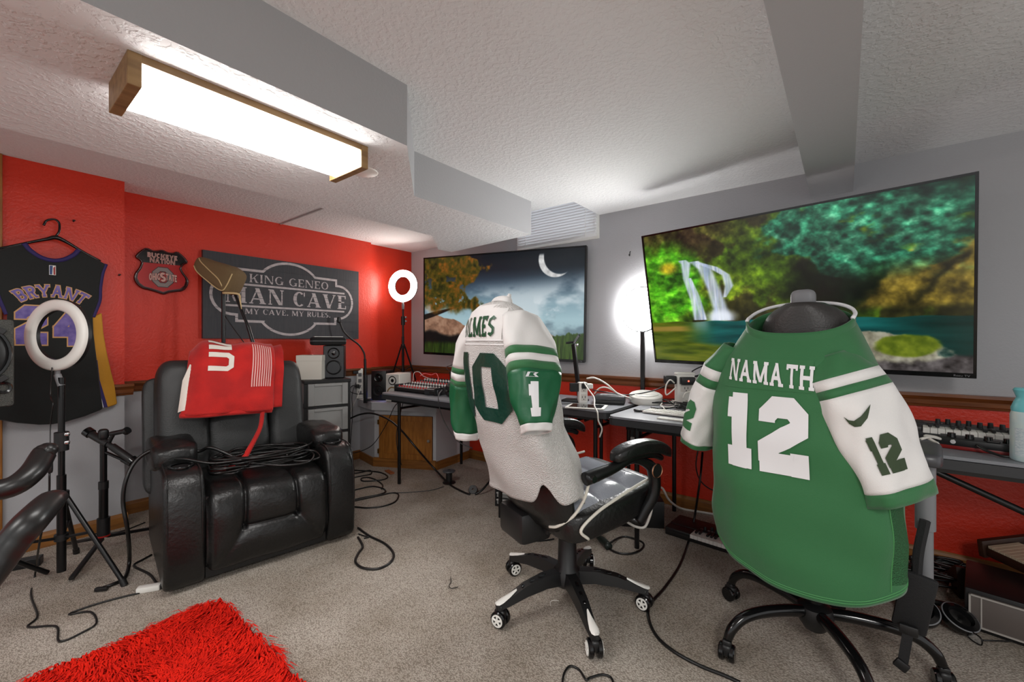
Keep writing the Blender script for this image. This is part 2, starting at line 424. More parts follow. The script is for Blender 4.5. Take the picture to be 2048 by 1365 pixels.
def base(name, p, q, n, label):
    p = Vector(p); q = Vector(q); n = Vector(n); prof = [(0, 0), (.016, 0), (.016, .065), (.011, .078), (.006, .085), (0, .085)]; k = len(prof); mb = MB()
    vs = [Vector((a.x, a.y, 0))+n*d+Vector((0, 0, z)) for a in (p, q) for d, z in prof]
    mb.add(vs, [tuple(range(k)), tuple(range(k, 2*k))[::-1]]+[(i, (i+1) % k, k+(i+1) % k, k+i) for i in range(k)])
    struct(name, mb, WOODB, label=label, cat='baseboard')
base('baseboard_left', (-3.835, .615, 0), (-3.835, 2.5, 0), (1, 0, 0), 'oak baseboard behind the recliner')
base('baseboard_left_near', (-3.6, .118, 0), (-3.6, .63, 0), (1, 0, 0), 'oak baseboard behind the unlit ring light stand')
base('baseboard_right', (-2.98, 3.12, 0), (2.6, 3.12, 0), (0, -1, 0), 'oak baseboard under the tables along the red wall')
# ceiling with a raised light well in front of the window
mb = MB()
mb.b2((-4.0, -2.6, ZC), (2.6, 2.71, ZC+.1)); mb.b2((-1.55, 2.71, ZC), (2.6, 3.12, ZC+.1)); mb.b2((-4.0, 2.71, ZC), (-2.75, 3.12, ZC+.1))
mb.b2((-2.75, 2.68, ZC+.1), (-1.55, 2.71, 2.56)); mb.b2((-1.55, 2.68, ZC+.1), (-1.52, 3.12, 2.56)); mb.b2((-2.78, 2.68, ZC+.1), (-2.75, 3.12, 2.56))
mb.b2((-2.78, 2.68, 2.56), (-1.52, 3.12, 2.6))
struct('ceiling', mb, CEIL, label='white textured ceiling', cat='ceiling')
SOF = [(-1.362, -2.6), (-1.362, 1.07), (-1.805, 1.465), (-1.79, 2.515), (-2.686, 2.585), (-2.70, 2.447), (-2.384, 2.10), (-2.43, -2.6)]
mb = MB(); n = len(SOF)
mb.cur = 0; mb.add([(x, y, ZS) for x, y in SOF], [tuple(range(n))])
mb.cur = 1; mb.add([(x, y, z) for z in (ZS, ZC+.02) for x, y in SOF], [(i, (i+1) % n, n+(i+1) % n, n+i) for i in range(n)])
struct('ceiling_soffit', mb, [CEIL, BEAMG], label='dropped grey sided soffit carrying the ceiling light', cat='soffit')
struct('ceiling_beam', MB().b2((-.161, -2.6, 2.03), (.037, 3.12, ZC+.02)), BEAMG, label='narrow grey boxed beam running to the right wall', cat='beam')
struct('trim_6', MB().b2((-3.835, 1.66, ZC-.006), (-2.45, 1.672, ZC)), mat('joint_strip', rgb(170, 170, 170), .8), label='thin joint strip on the ceiling above the red wall', cat='trim')
# window with a blind, high in the light well
win = thing('window_1', 'small high basement window with white blind', 'window', (-1.95, 3.12, 2.0), kind='structure')
mb = MB()
for a, b in (((-.42, -.012, .0), (.40, 0, .03)), ((-.42, -.012, .03), (-.39, 0, .55)), ((.37, -.012, .03), (.40, 0, .55))): mb.b2(a, b)
obj('window_frame', mb, WHITEP, win)
obj('pane', MB().b2((-.39, -.006, .03), (.37, -.002, .55)), mat('pane_added_glow', rgb(225, 230, 238), .1, emit=1.6), win)  # glow added to the pane to brighten the blind slats
obj('headrail', MB().b2((-.40, -.06, .49), (.39, -.02, .53), .004), WHITEP, win)
BLIND = mat('blind_slat', rgb(236, 236, 236), .55)
tl_ = BLIND.node_tree.nodes.new('ShaderNodeBsdfTranslucent'); tl_.inputs[0].default_value = (.9, .9, .9, 1)
ms_ = BLIND.node_tree.nodes.new('ShaderNodeMixShader'); ms_.inputs[0].default_value = .22
BLIND.node_tree.links.new(BLIND.node_tree.nodes['Principled BSDF'].outputs[0], ms_.inputs[1]); BLIND.node_tree.links.new(tl_.outputs[0], ms_.inputs[2])
BLIND.node_tree.links.new(ms_.outputs[0], BLIND.node_tree.nodes['Material Output'].inputs['Surface'])
sl = MB(); sl.box((0, 0, 0), (.79, .024, .0016), Matrix.Rotation(math.radians(-50), 4, 'X'))
first = None
for k in range(20):
    if first is None:
        first = obj('slat', sl, BLIND, win); o = first
    else:
        o = first.copy(); COL.objects.link(o); o.parent = win
    o.location = (-.005, -.036, .025+k*.0232)
mb = MB(); mb.cyl((-.30, -.052, .02), (-.30, -.052, .5), .0015, n=6); mb.cyl((.30, -.052, .02), (.30, -.052, .5), .0015, n=6)
obj('ladder_cord', mb, WHITEP, win)

# ------------------------------------------------------------------ ceiling light
lamp = thing('ceiling_light', 'boxy fluorescent ceiling light with wooden end caps, lit', 'ceiling light', (-1.61, .62, ZS))
PINE = mat('lamp_wood', rgb(150, 118, 76), .5, vary=(rgb(120, 90, 54), 6, (6, 1, 6)))
cap = MB().box((0, 0, -.045), (.24, .03, .09), None, .002)
e1 = obj('end_cap', cap, PINE, lamp); e1.location = (0, -.345, 0)
e2 = e1.copy(); COL.objects.link(e2); e2.parent = lamp; e2.location = (0, .345, 0)
mb = MB(); dpts = [(-.108, 0), (-.108, -.05), (-.085, -.078), (.085, -.078), (.105, -.05), (.108, -.022)]
k = len(dpts); mb.add([(x, y, z) for y in (-.33, .33) for x, z in dpts], [(i, (i+1), k+i+1, k+i) for i in range(k-1)])
obj('diffuser', mb, LAMPW, lamp)
obj('side_rail', MB().b2((.104, -.33, -.022), (.118, .33, 0)), PINE, lamp)
obj('side_rail', MB().b2((-.118, -.33, -.022), (-.104, .33, 0)), PINE, lamp)
c = zp(727, 343, ZS)
obj('ceiling_cover_plate', MB().lathe([(0, -.006), (.055, -.006), (.062, -.003), (.064, 0), (0, 0)], n=32), WHITEP, smooth=30, label='round white cover plate on the soffit past the light', cat='cover plate', loc=c)

# ------------------------------------------------------------------ corner cabinet with an oak door
CP = [(-3.89, 2.44), (-3.485, 2.359), (-2.935, 2.631), (-2.98, 3.12), (-3.89, 3.12)]
def poly_in(P, d):
    c = Vector((-3.45, 2.85)); return [tuple(c+(Vector(p)-c)*(1-d)) for p in P]
cab = thing('corner_cabinet', 'built-in grey corner cabinet with an oak door', 'cabinet', (0, 0, 0))
obj('body', MB().prism(CP, .53, Matrix.Translation((0, 0, 0))), WALLG, cab)
obj('counter_top', MB().prism([(-3.89, 2.41), (-3.48, 2.325), (-2.905, 2.61), (-2.95, 3.118), (-3.89, 3.118)], .07, Matrix.Translation((0, 0, .53))), WALLG, cab)
A = Vector((-3.485, 2.359, 0)); B = Vector((-2.935, 2.631, 0)); ax = (B-A).normalized(); fr = frame(A, ax, (0, 0, 1))   # z axis of frame faces the room
L = (B-A).length
d = obj('door', plate([[(.06, .085), (L-.03, .085), (L-.03, .485), (.06, .485)]], fr, .016), WOODD, cab)
mb = MB()
for q in ([(.06, .085), (L-.03, .085), (L-.03, .135), (.06, .135)], [(.06, .435), (L-.03, .435), (L-.03, .485), (.06, .485)], [(.06, .135), (.115, .135), (.115, .435), (.06, .435)], [(L-.085, .135), (L-.03, .135), (L-.03, .435), (L-.085, .435)]): mb.prism(q, .026, fr)
obj('door_frame', mb, WOODD, d)
obj('knob', MB().lathe([(0, .03), (.012, .028), (.014, .02), (.006, .008), (.006, 0)], fr @ Vector((L-.055, .27, .026)), 16, fr.to_3x3() @ Vector((0, 0, 1))), SILV, d, smooth=40)
for h in (.15, .42): obj('hinge', plate([[(.046, h-.02), (.062, h-.02), (.062, h+.02), (.046, h+.02)]], fr, .03), mat('brass', rgb(150, 110, 50), .35, metal=.9), d)
mb = MB(); mb.prism([(0, 0), (L, 0), (L, .085), (0, .085)], .014, fr)
f2 = frame(Vector((-3.84, 2.43, 0)), Vector((.355, -.071, 0)), (0, 0, 1)); mb.prism([(0, 0), (.362, 0), (.362, .075), (0, .075)], .014, f2)
f3 = frame(B, Vector((-.045, .489, 0)), (0, 0, 1)); mb.prism([(0, 0), (.47, 0), (.47, .075), (0, .075)], .014, f3)
obj('plinth', mb, WOODB, cab)

# ------------------------------------------------------------------ televisions
def hsh(i, j, s):
    n = (i*374761393+j*668265263+s*2147483647) & 0xffffffff
    n = ((n ^ (n >> 13))*1274126177) & 0xffffffff
    return ((n ^ (n >> 16)) & 0xffff)/65535.
def vnoise(x, y, s):
    i = np.floor(x).astype(np.int64); j = np.floor(y).astype(np.int64); fx = x-i; fy = y-j
    fx = fx*fx*(3-2*fx); fy = fy*fy*(3-2*fy)
    a, b, c, d = hsh(i, j, s), hsh(i+1, j, s), hsh(i, j+1, s), hsh(i+1, j+1, s)
    return a*(1-fx)*(1-fy)+b*fx*(1-fy)+c*(1-fx)*fy+d*fx*fy
def fbm(x, y, s=0, o=5):
    t = 0; a = .5
    for k in range(o): t = t+a*vnoise(x, y, s+k); x = x*2.03; y = y*2.03; a *= .5
    return t/(1-.5**o)
def ss(a, b, x): t = np.clip((x-a)/(b-a), 0, 1); return t*t*(3-2*t)
def mixc(c, col, m):
    m = np.clip(m, 0, 1)[..., None]; col = np.asarray(col, float)
    return c*(1-m)+col*m
def ramp(t, cols):
    t = np.clip(t, 0, 1)*(len(cols)-1); i = np.clip(t.astype(int), 0, len(cols)-2); f = (t-i)[..., None]; C = np.array(cols, float)
    return C[i]*(1-f)+C[i+1]*f
def paint_moon(u, v):
    x = u*1.78; n1 = fbm(x*3, v*4, 1); n2 = fbm(x*9, v*9, 7); n3 = fbm(x*30, v*30, 12, 3)
    c = ramp(np.clip(v*1.25, 0, 1), [(8, 14, 20), (16, 26, 34), (52, 72, 88), (118, 146, 158), (150, 178, 186), (146, 172, 178)])
    cl = ss(.46, .66, fbm(x*2.4+3, v*4.2, 21))*ss(.22, .45, v+(.12*(u-.6)))*ss(.95, .6, v)
    c = mixc(c, (196, 206, 210), cl*.75); c = mixc(c, (70, 88, 100), ss(.5, .66, fbm(x*3+9, v*5, 33))*ss(.25, .45, v)*.6)
    c = mixc(c, (205, 212, 216), ss(.5, .7, n2)*ss(.16, .0, np.hypot((u-.78)*1.3, v-.6)-.06)*.8)
    # crescent
    r = np.hypot((u-.845)*1.78, v-.085); r2 = np.hypot((u-.872)*1.78, v-.062)
    c = mixc(c, ramp(n3, [(150, 150, 150), (222, 222, 220)]), ss(.175, .165, r)*ss(.158, .172, r2)*ss(.02, .06, v))
    # mountains + grass right
    mt = .80-.09*np.exp(-((u-.72)/.05)**2)-.05*np.exp(-((u-.80)/.04)**2)+.03*(n2-.5)
    c = mixc(c, ramp(n3, [(96, 82, 72), (176, 160, 146)]), ss(0, .01, v-mt)*ss(.58, .64, u))
    gl = .86-.10*ss(.55, 1., u)+.05*(fbm(x*45, v*3, 5, 3)-.5)
    st = fbm(x*60, v*7, 17, 3)
    c = mixc(c, ramp(st, [(14, 24, 8), (44, 66, 20), (82, 108, 40)]), ss(-.005, .012, v-gl))
    # brown hill left
    hl = .60+.22*ss(.10, .45, u)+.05*(n2-.5)-.02*np.sin(u*30)
    c = mixc(c, ramp(n3*.6+n2*.4, [(66, 46, 36), (132, 98, 78), (176, 144, 120)]), ss(-.006, .006, v-hl)*ss(.52, .44, u))
    c = mixc(c, (10, 12, 12), ss(0, .05, v-(hl+.16-.10*ss(.1, .4, u)))*ss(.5, .42, u)); 
    c = mixc(c, ramp(st, [(12, 22, 6), (52, 74, 22)]), ss(.86, .92, v)*ss(.55, .45, u))
    # tree
    br = np.abs((v-.56)-(-.45*(u-.14)))-.028*ss(.30, .0, u); c = mixc(c, (22, 18, 14), ss(.006, -.004, br)*ss(.33, .26, u)*ss(.80, .70, v))
    tr = fbm(x*7+2, v*7, 44); edge = .365-.10*np.clip(v-.2, -1, 1)**2*2+.06*np.sin(v*14)+(tr-.5)*.22
    leaf = ss(.01, -.02, u-edge)*ss(.60, .50, v-(tr-.5)*.2)
    hole = ss(.66, .72, fbm(x*13+5, v*13, 51, 4))
    c = mixc(c, ramp(n3*.55+n2*.45-.07, [(8, 10, 4), (30, 34, 10), (66, 60, 16), (112, 70, 20), (158, 92, 30), (176, 110, 40)]), leaf*(1-hole*.8))
    return c
def paint_fall(u, v):
    x = u*1.78; n1 = fbm(x*4, v*4, 2); n2 = fbm(x*11, v*11, 8); n3 = fbm(x*32, v*32, 15, 3)
    c = ramp(n1*.35+n2*.4+n3*.25, [(8, 10, 4), (26, 34, 8), (52, 74, 14), (86, 112, 20), (128, 140, 30), (150, 150, 50)])
    c = mixc(c, (30, 22, 14), ss(.5, .66, fbm(x*6+7, v*6, 23))*.8)
    c = mixc(c, ramp(n3, [(18, 12, 8), (70, 52, 36)]), ss(.2, .05, v)*ss(.5, .3, u)*.7)
    # bright grass clump left
    g = ss(.24, .14, np.hypot((u-.075)*1.2, (v-.42)*.62)+(n2-.5)*.12)
    c = mixc(c, ramp(fbm(x*16, v*34, 31, 4), [(24, 60, 8), (66, 140, 22), (130, 190, 50)]), g)
    c = mixc(c, (176, 140, 30), ss(.07, .02, np.hypot((u-.10)*1.2, v-.27))*.8)
    # dark cave right of centre
    c = mixc(c, (8, 12, 8), ss(.26, .08, np.hypot((u-.68)*1.1, (v-.50)))*.95)
    # brown slope on the right
    sl = (u-.72)-(.62-v)*.50+(n2-.5)*.08
    c = mixc(c, ramp(n3*.5+n2*.5, [(46, 38, 14), (104, 88, 30), (150, 128, 58)]), ss(-.01, .03, sl)*ss(.66, .60, v)*ss(.22, .34, v))
    c = mixc(c, (26, 24, 10), ss(.03, .0, np.abs((u-.865)-(.62-v)*.45+(n2-.5)*.06))*ss(.66, .6, v)*ss(.3, .4, v)*.9)
    # teal leaves upper right
    lf = ss(.46, .60, fbm(x*5+1, v*8, 61)+.22*ss(.38, .75, u)-.9*np.clip(v-.16-.12*ss(.5, .8, u), 0, 1))*ss(.40, .50, u)
    c = mixc(c, ramp(fbm(x*26, v*34, 71, 4), [(2, 14, 10), (12, 50, 36), (40, 106, 78), (110, 180, 140)]), lf*ss(.50, .34, v))
    c = mixc(c, (10, 26, 20), ss(.8, .95, u)*ss(.15, .0, v)*.8)
    c = c*(.30+1.5*fbm(x*15+3, v*15, 141, 5))[..., None]*(.75+.5*n3)[..., None]
    # the falls
    def fall(c, pts, w, s):
        vs = [p[1] for p in pts]; us = [p[0] for p in pts]
        cu = np.interp(v, vs, us); ww = np.interp(v, vs, w)
        m = ss(1., .45, np.abs(u-cu)/ww)*(v > vs[0])*(v < vs[-1])*(.55+.6*fbm(x*70, v*5, s, 3))
        return mixc(c, ramp(fbm(x*60, v*6, s+3, 3), [(120, 140, 176), (190, 200, 224), (244, 246, 252)]), m)
    c = fall(c, [(.215, .24), (.255, .30), (.285, .45), (.305, .60), (.305, .685)], [.026, .036, .034, .038, .06], 81)
    c = fall(c, [(.225, .25), (.29, .30), (.335, .36), (.345, .44), (.325, .52)], [.016, .024, .02, .022, .008], 91)
    c = fall(c, [(.165, .22), (.18, .25), (.175, .36), (.20, .52), (.21, .68)], [.022, .028, .018, .020, .022], 101)
    c = fall(c, [(.19, .36), (.215, .5), (.235, .68)], [.010, .016, .018], 111)
    c = mixc(c, (228, 234, 244), ss(.10, .02, np.hypot((u-.305)*1.2, (v-.655)*1.4))*.85)
    # pool
    wl_ = .69+.004*np.sin(u*40)
    water = ramp(fbm(x*3, v*26, 121, 4), [(4, 34, 34), (12, 74, 72), (26, 108, 104)])
    water = mixc(water, ramp(fbm(x*5, v*30, 131, 4), [(26, 40, 6), (74, 88, 16), (120, 118, 30)]), ss(.30, .12, u)+ss(.84, .90, v)*ss(.5, .3, u))
    water = mixc(water, (150, 120, 56), ss(.03, .01, np.abs(v-.745))*ss(.20, .12, u)*.8)
    water = mixc(water, (10, 20, 14), ss(.75, .95, u)*.6)
    water = mixc(water, (150, 178, 190), ss(.05, .01, np.abs(u-.22))*ss(.80, .70, v)*.45)
    c = mixc(c, water, ss(-.004, .004, v-wl_))
    # stones low right
    s1 = np.hypot((u-.79)/.165, (v-.90)/.13)+(n2-.5)*.4
    c = mixc(c, ramp(n3*.6+n2*.4, [(60, 56, 44), (134, 130, 112), (196, 194, 178)]), ss(1.02, .92, s1))
    c = mixc(c, ramp(n3, [(60, 76, 14), (120, 132, 34)]), ss(1.0, .8, np.hypot((u-.86)/.085, (v-.855)/.075)+(n2-.5)*.3))
    c = mixc(c, ramp(n3, [(22, 18, 18), (110, 104, 104)]), ss(-.01, .02, v-(.955-.05*ss(.8, 1, u)+(n2-.5)*.06))*ss(.6, .7, u))
    return c
SCR = bpy.data.materials.new('screen_picture'); SCR.use_nodes = True
nt = SCR.node_tree; b = nt.nodes['Principled BSDF']; at = nt.nodes.new('ShaderNodeAttribute'); at.attribute_name = 'picture'
b.inputs['Base Color'].default_value = (.004, .004, .004, 1); b.inputs['Roughness'].default_value = .25
nt.links.new(at.outputs['Color'], b.inputs['Emission Color']); b.inputs['Emission Strength'].default_value = 1.0
def tv(label, c, yaw, tilt, roll, W, paint, NU=430, NV=246, words='Roku TV', wallpt=None):
    H = W/1.745
    r = Vector((math.cos(yaw), math.sin(yaw), 0)); n0 = Vector((math.sin(yaw), -math.cos(yaw), 0)); up = Vector((0, 0, 1))
    u = math.cos(tilt)*up+math.sin(tilt)*n0
    r2 = math.cos(roll)*r+math.sin(roll)*u; u2 = -math.sin(roll)*r+math.cos(roll)*u
    t = thing('television', label, 'television', c, group='wall televisions')
    M = frame((0, 0, 0), r2, u2)          # z faces the room
    mb = MB(); bz = .011; bb = .022
    def bx(x0, y0, x1, y1, z0, z1, bev=.0): mb.bm(_cube(x0, y0, z0, x1, y1, z1, bev), M)
    def _cube(x0, y0, z0, x1, y1, z1, bev):
        bm = bmesh.new(); bmesh.ops.create_cube(bm, size=1)
        for v in bm.verts: v.co = Vector(((x0+x1)/2+v.co.x*(x1-x0), (y0+y1)/2+v.co.y*(y1-y0), (z0+z1)/2+v.co.z*(z1-z0)))
        if bev: bmesh.ops.bevel(bm, geom=bm.edges[:], offset=bev, segments=2, affect='EDGES')
        return bm
    w, h = W/2, H/2
    bx(-w, -h, w, h, -.035, -.004, .004)
    back = obj('housing', mb, BLACK, t, 30); mb = MB()
    bx(-w, h-bz, w, h, -.004, .006); bx(-w, -h, w, -h+bb, -.004, .006); bx(-w, -h+bb, -w+bz, h-bz, -.004, .006); bx(w-bz, -h+bb, w, h-bz, -.004, .006)
    obj('bezel', mb, BLACKG, t)
    sw0, sw1, sh0, sh1 = -w+bz, w-bz, -h+bb, h-bz
    mb = MB(); mb.grid(lambda a, b_: M @ Vector((sw0+(sw1-sw0)*a, sh1+(sh0-sh1)*b_, -.001)), NU, NV)
    s = obj('screen', mb, SCR, t)
    U, V = np.meshgrid(np.linspace(0, 1, NU), np.linspace(0, 1, NV)); col = np.clip(paint(U, V), 0, 255)/255.
    col = np.where(col <= .04045, col/12.92, ((col+.055)/1.055)**2.4).reshape(-1, 3)
    ca = s.data.color_attributes.new('picture', 'FLOAT_COLOR', 'POINT'); ca.data.foreach_set('color', np.concatenate([col, np.ones((len(col), 1))], 1).astype(np.float32).ravel())
    # maker's mark printed on the lower bezel, wall bracket behind
    Wd, q = text(words, .2, .2, 0, .14); hh = .009; ww = hh*Wd
    M2 = M @ Matrix.Translation((0, 0, .006))
    obj('bezel_lettering', plate(place(q, Wd, w-.02-ww, -h+.006, ww, hh), M2, .0006), GREYP, t)
    mb = MB(); bx(-.2, -.16, .2, .16, -.055, -.035)
    z = -.055
    p = M @ Vector((0, 0, z)); q_ = Vector((p.x, 3.11-c[1], p.z)); mb.cyl(p, q_, .03); mb.box((p.x, 3.108-c[1], p.z), (.3, .012, .25))
    obj('wall_bracket', mb, BLACKM, t)
    return t
k = 1.64/1.67
tv('flat television showing a crescent moon over a tree and clouds', (-2.489*k, 2.958*k, HC+(1.498-HC)*k), .181, .036, -.029, 1.64, paint_moon, words='Roku TV')
k = 1.575/1.67
tv('large tilted television showing a mossy waterfall and green pool', (-.34*k, 3.013*k, HC+(1.471-HC)*k), -.175, .223, -.01, 1.575, paint_fall, 470, 270, words='Roku TV')
# ------------------------------------------------------------------ recliner
def rprism(poly, t, M, bev, seg=3):
    """extruded outline with rounded edges"""
    bm = bmesh.new(); n = len(poly)
    a = [bm.verts.new((x, y, 0)) for x, y in poly]; b = [bm.verts.new((x, y, t)) for x, y in poly]
    bm.faces.new(a[::-1]); bm.faces.new(b)
    for i in range(n): bm.faces.new((a[i], a[(i+1) % n], b[(i+1) % n], b[i]))
    bmesh.ops.recalc_face_normals(bm, faces=bm.faces)
    if bev:
        E = [e for e in bm.edges if e.calc_face_angle() > .5]
        bmesh.ops.bevel(bm, geom=E, offset=bev, segments=seg, affect='EDGES', profile=.5)
    mb = MB(); mb.bm(bm, M); return mb
RC = thing('recliner', 'black leather recliner with cup holders under a red blanket', 'recliner', (-2.362, .985, 0), math.radians(82))
def yz(x): return frame((x, 0, 0), (0, 1, 0), (0, 0, 1))       # outline (y,z) extruded along +x
armp = [(.02, .02), (.0, .06), (-.012, .25), (-.005, .42), (.02, .50), (.06, .545), (.11, .56), (.45, .55), (.80, .53), (.82, .30), (.80, .02)]
for x in (-.445, .285):
    a = obj('armrest', rprism(armp, .16, yz(x), .022), LEATH, RC, 50)
    cx = x+.08
    mb = MB(); mb.lathe([(.040, .012), (.052, .012), (.054, .006), (.052, 0), (.040, .0)], (cx, .145, .557), 28)
    cu = obj('cup_holder', mb, BLACKG, a, 40)
    obj('cup_well', MB().lathe([(0, .006), (.041, .006), (.041, -.004)], (cx, .145, .557), 24), BLACK, cu)
    mb = MB(); mb.tube([(cx-.066, .02, .06), (cx-.066, -.008, .26), (cx-.066, .005, .46), (cx-.066, .055, .553), (cx-.066, .3, .567)], .0035, 6)
    mb.tube([(cx+.066, .02, .06), (cx+.066, -.008, .26), (cx+.066, .005, .46), (cx+.066, .055, .553), (cx+.066, .3, .567)], .0035, 6)
    obj('seam', mb, LEATH, a, 180)
def puff(v): return Vector((v.x, v.y, v.z*(1-.18*(v.y/.2)**2)+.006*math.sin(v.y*50)*math.cos(v.x*30)))
obj('arm_pillow', MB().pillow((-.375, .44, .585), (.20, .44, .155), .45, None, 32, 20, puff), LEATH, RC, 180)
obj('arm_pillow', MB().pillow((.365, .40, .57), (.20, .47, .15), .45, None, 32, 20, puff), LEATH, RC, 180)
# one padded panel sweeping from the footrest over the seat, with its stitched seams sunk in
prof = [Vector((0, a, b)) for a, b in ((.05, .045), (0., .07), (-.028, .15), (-.032, .25), (-.026, .35), (.0, .42), (.06, .455), (.16, .465), (.32, .462), (.50, .455))]
pp, _ = catmull(prof, [0]*len(prof), 8)
cum = [0]
for a, b in zip(pp, pp[1:]): cum.append(cum[-1]+(b-a).length)
Lp = cum[-1]
def at_len(s):
    i = max(0, min(len(pp)-2, int(np.searchsorted(cum, s))-1)); f = (s-cum[i])/(cum[i+1]-cum[i]+1e-9); p = pp[i]*(1-f)+pp[i+1]*f
    d = (pp[i+1]-pp[i]).normalized(); return p, Vector((0, -d.z, d.y))
def dseg(p, a, b):
    ab = (b[0]-a[0], b[1]-a[1]); t = max(0, min(1, ((p[0]-a[0])*ab[0]+(p[1]-a[1])*ab[1])/(ab[0]**2+ab[1]**2)))
    return math.hypot(p[0]-a[0]-ab[0]*t, p[1]-a[1]-ab[1]*t)
s0 = .235
SEAMS = [((-.125, s0), (-.105, .9)), ((.125, s0), (.105, .9)), ((-.125, s0), (.125, s0)), ((-.125, s0), (-.24, .07)), ((.125, s0), (.24, .07))]
def panel(u, v):
    x = -.283+.566*u; s = v*Lp; p, n = at_len(s)
    d = 0
    for i, (a, b) in enumerate(SEAMS):
        q = dseg((x, s), a, b); d += (-.020 if i < 3 else -.007)*math.exp(-(q/(.010 if i < 3 else .016))**2)-(.010 if i < 3 else .004)*math.exp(-(q/.05)**2)
    e = min(u, 1-u)*.566; d -= .03*math.exp(-(e/.018)**2)
    d += .004*math.sin(x*22+s*9)*math.sin(s*16)
    return p+n*d*-1*-1+Vector((x, 0, 0))
obj('seat_and_footrest', MB().grid(panel, 120, 110), LEATH, RC, 180)
obj('seat_base', MB().b2((-.283, .03, .03), (.283, .75, .42)), BLACK, RC)
# back: outer wings, two long bolsters, lumbar pad and head pad
lean = Matrix.Rotation(math.radians(-9), 4, 'X')
def bk(x0, x1, y0, y1, z0, z1, e, n=40, m=30, w=.006):
    def fn(v):
        return Vector((v.x, v.y+w*math.sin(v.z*38+v.x*12)*math.cos(v.x*20), v.z))
    M = lean
    mb = MB(); mb.pillow((0, 0, 0), (x1-x0, y1-y0, z1-z0), e, None, n, m, fn)
    mb.v = [tuple(Matrix.Translation(((x0+x1)/2, (y0+y1)/2, (z0+z1)/2)) @ (M @ Vector(v))) for v in mb.v]; return mb
obj('back_shell', bk(-.475, .39, .72, .84, .28, .96, .16), LEATH2, RC, 180)
obj('back_bolster', bk(-.43, -.185, .50, .78, .38, 1.06, .42), LEATH2, RC, 180)
obj('back_bolster', bk(.115, .33, .50, .78, .38, 1.04, .42), LEATH2, RC, 180)
obj('lumbar_pad', bk(-.205, .125, .49, .74, .40, .76, .36), LEATH2, RC, 180)
obj('head_pad', bk(-.205, .125, .53, .80, .72, 1.06, .42), LEATH2, RC, 180)

# ------------------------------------------------------------------ red blanket folded over the recliner's back
BRED = mat('red_fleece', rgb(196, 24, 16), .85, bump=(160, .3, 4), vary=(rgb(168, 16, 12), 9), sheen=.12)
BWHT = mat('fleece_white', rgb(226, 220, 210), .85, bump=(160, .3, 4))
BPNK = mat('fleece_pink_stripe', rgb(222, 170, 164), .85)
BK = thing('blanket', 'red fleece blanket with white letters folded over the recliner back', 'blanket', (-2.362, .985, 0), math.radians(82))
bp_ = [Vector((0, a, b)) for a, b in ((.395, .765), (.40, .84), (.425, .93), (.455, 1.03), (.51, 1.115), (.60, 1.135), (.70, 1.10), (.78, 1.0), (.80, .93))]
bl, _ = catmull(bp_, [0]*len(bp_), 8)
bc = [0]
for a, b in zip(bl, bl[1:]): bc.append(bc[-1]+(b-a).length)
def bpt(x, s, off=0., dy=0.):
    s = max(0, min(bc[-1]-1e-4, s)); i = max(0, int(np.searchsorted(bc, s))-1); i = min(i, len(bl)-2); f = (s-bc[i])/(bc[i+1]-bc[i]+1e-9)
    p = bl[i]*(1-f)+bl[i+1]*f; d = (bl[i+1]-bl[i]).normalized(); n = Vector((0, -d.z, d.y))
    w = .010*math.sin(x*26+s*3)+.006*math.sin(s*24+x*14)
    xc = x+.05*(s/.40)-.035+ .02*(x+.1)*(-s/.4)
    edge = .05*math.exp(-((x+.30)/.04)**2)
    return p+n*(w+off-edge)+Vector((xc, dy, .03*(-x-.1)*max(0, 1-s/.3)*-1*-1))
def sheet(x0, x1, s0, off, dy, t):
    mb = MB()
    mb.grid(lambda u, v: bpt(x0+(x1-x0)*u, s0+(bc[-1]-s0)*v, off, dy), 50, 60); return mb
obj('outer_fold', sheet(-.30, .13, .0, .018, 0, .02), BRED, BK, 180, solid=.022)
obj('inner_fold', sheet(-.28, .12, -.0, -.012, .012, .02), BRED, BK, 180, solid=.018)
obj('side_fold', sheet(.10, .195, .01, -.005, .02, .02), BRED, BK, 180, solid=.03)
mb = MB(); mb.tube([bpt(-.30, .0, .012), bpt(-.2, -.0, .012), bpt(-.1, 0, .012), bpt(0, .0, .012), bpt(.13, .0, .012)], .016, 8)
obj('hem_roll', mb, BRED, BK, 180)
LO = lambda x, y: bpt(x, y, .032)
mb = MB(); lay(mb, band([(-.215, .25), (-.12, .25), (-.10, .265), (-.10, .315), (-.12, .33), (-.215, .33)], .026), LO, .02)
lay(mb, [[(-.215, .36), (-.10, .36), (-.10, .38), (-.215, .385)], [(-.215, .405), (-.10, .38), (-.10, .40), (-.215, .43)], [(-.215, .45), (-.10, .44), (-.10, .46), (-.215, .475)]], LO, .02)
obj('letters', mb, BWHT, BK, 180)
mb = MB(); lay(mb, [[(-.318, .02), (-.285, .03), (-.28, .20), (-.255, .36), (-.28, .36), (-.318, .2)], [(-.285, .13), (-.262, .15), (-.256, .19), (-.256, .235), (-.285, .24)]], LO, .02)
obj('letter_on_fold', mb, BWHT, BK, 180)
mb = MB()
for k in range(9): lay(mb, [[(.005+k*.0125, .135), (.0115+k*.0125, .135), (.0115+k*.0125, .385), (.005+k*.0125, .385)]], LO, .02)
obj('printed_stripes', mb, BPNK, BK, 180)
mb = MB(); mb.tube([bpt(.08, .0, .01), (.03, .37, .66), (-.03, .33, .56), (-.08, .30, .50), (-.16, .22, .50), (-.24, .2, .51)], [.012, .012, .014, .016, .017, .012], 8)
obj('hanging_strap', mb, BRED, BK, 180)
obj('care_label', lay(MB(), [[(-.055, .455), (-.02, .455), (-.02, .47), (-.055, .475)]], LO, .02), mat('label_grey', rgb(205, 200, 205), .6), BK)

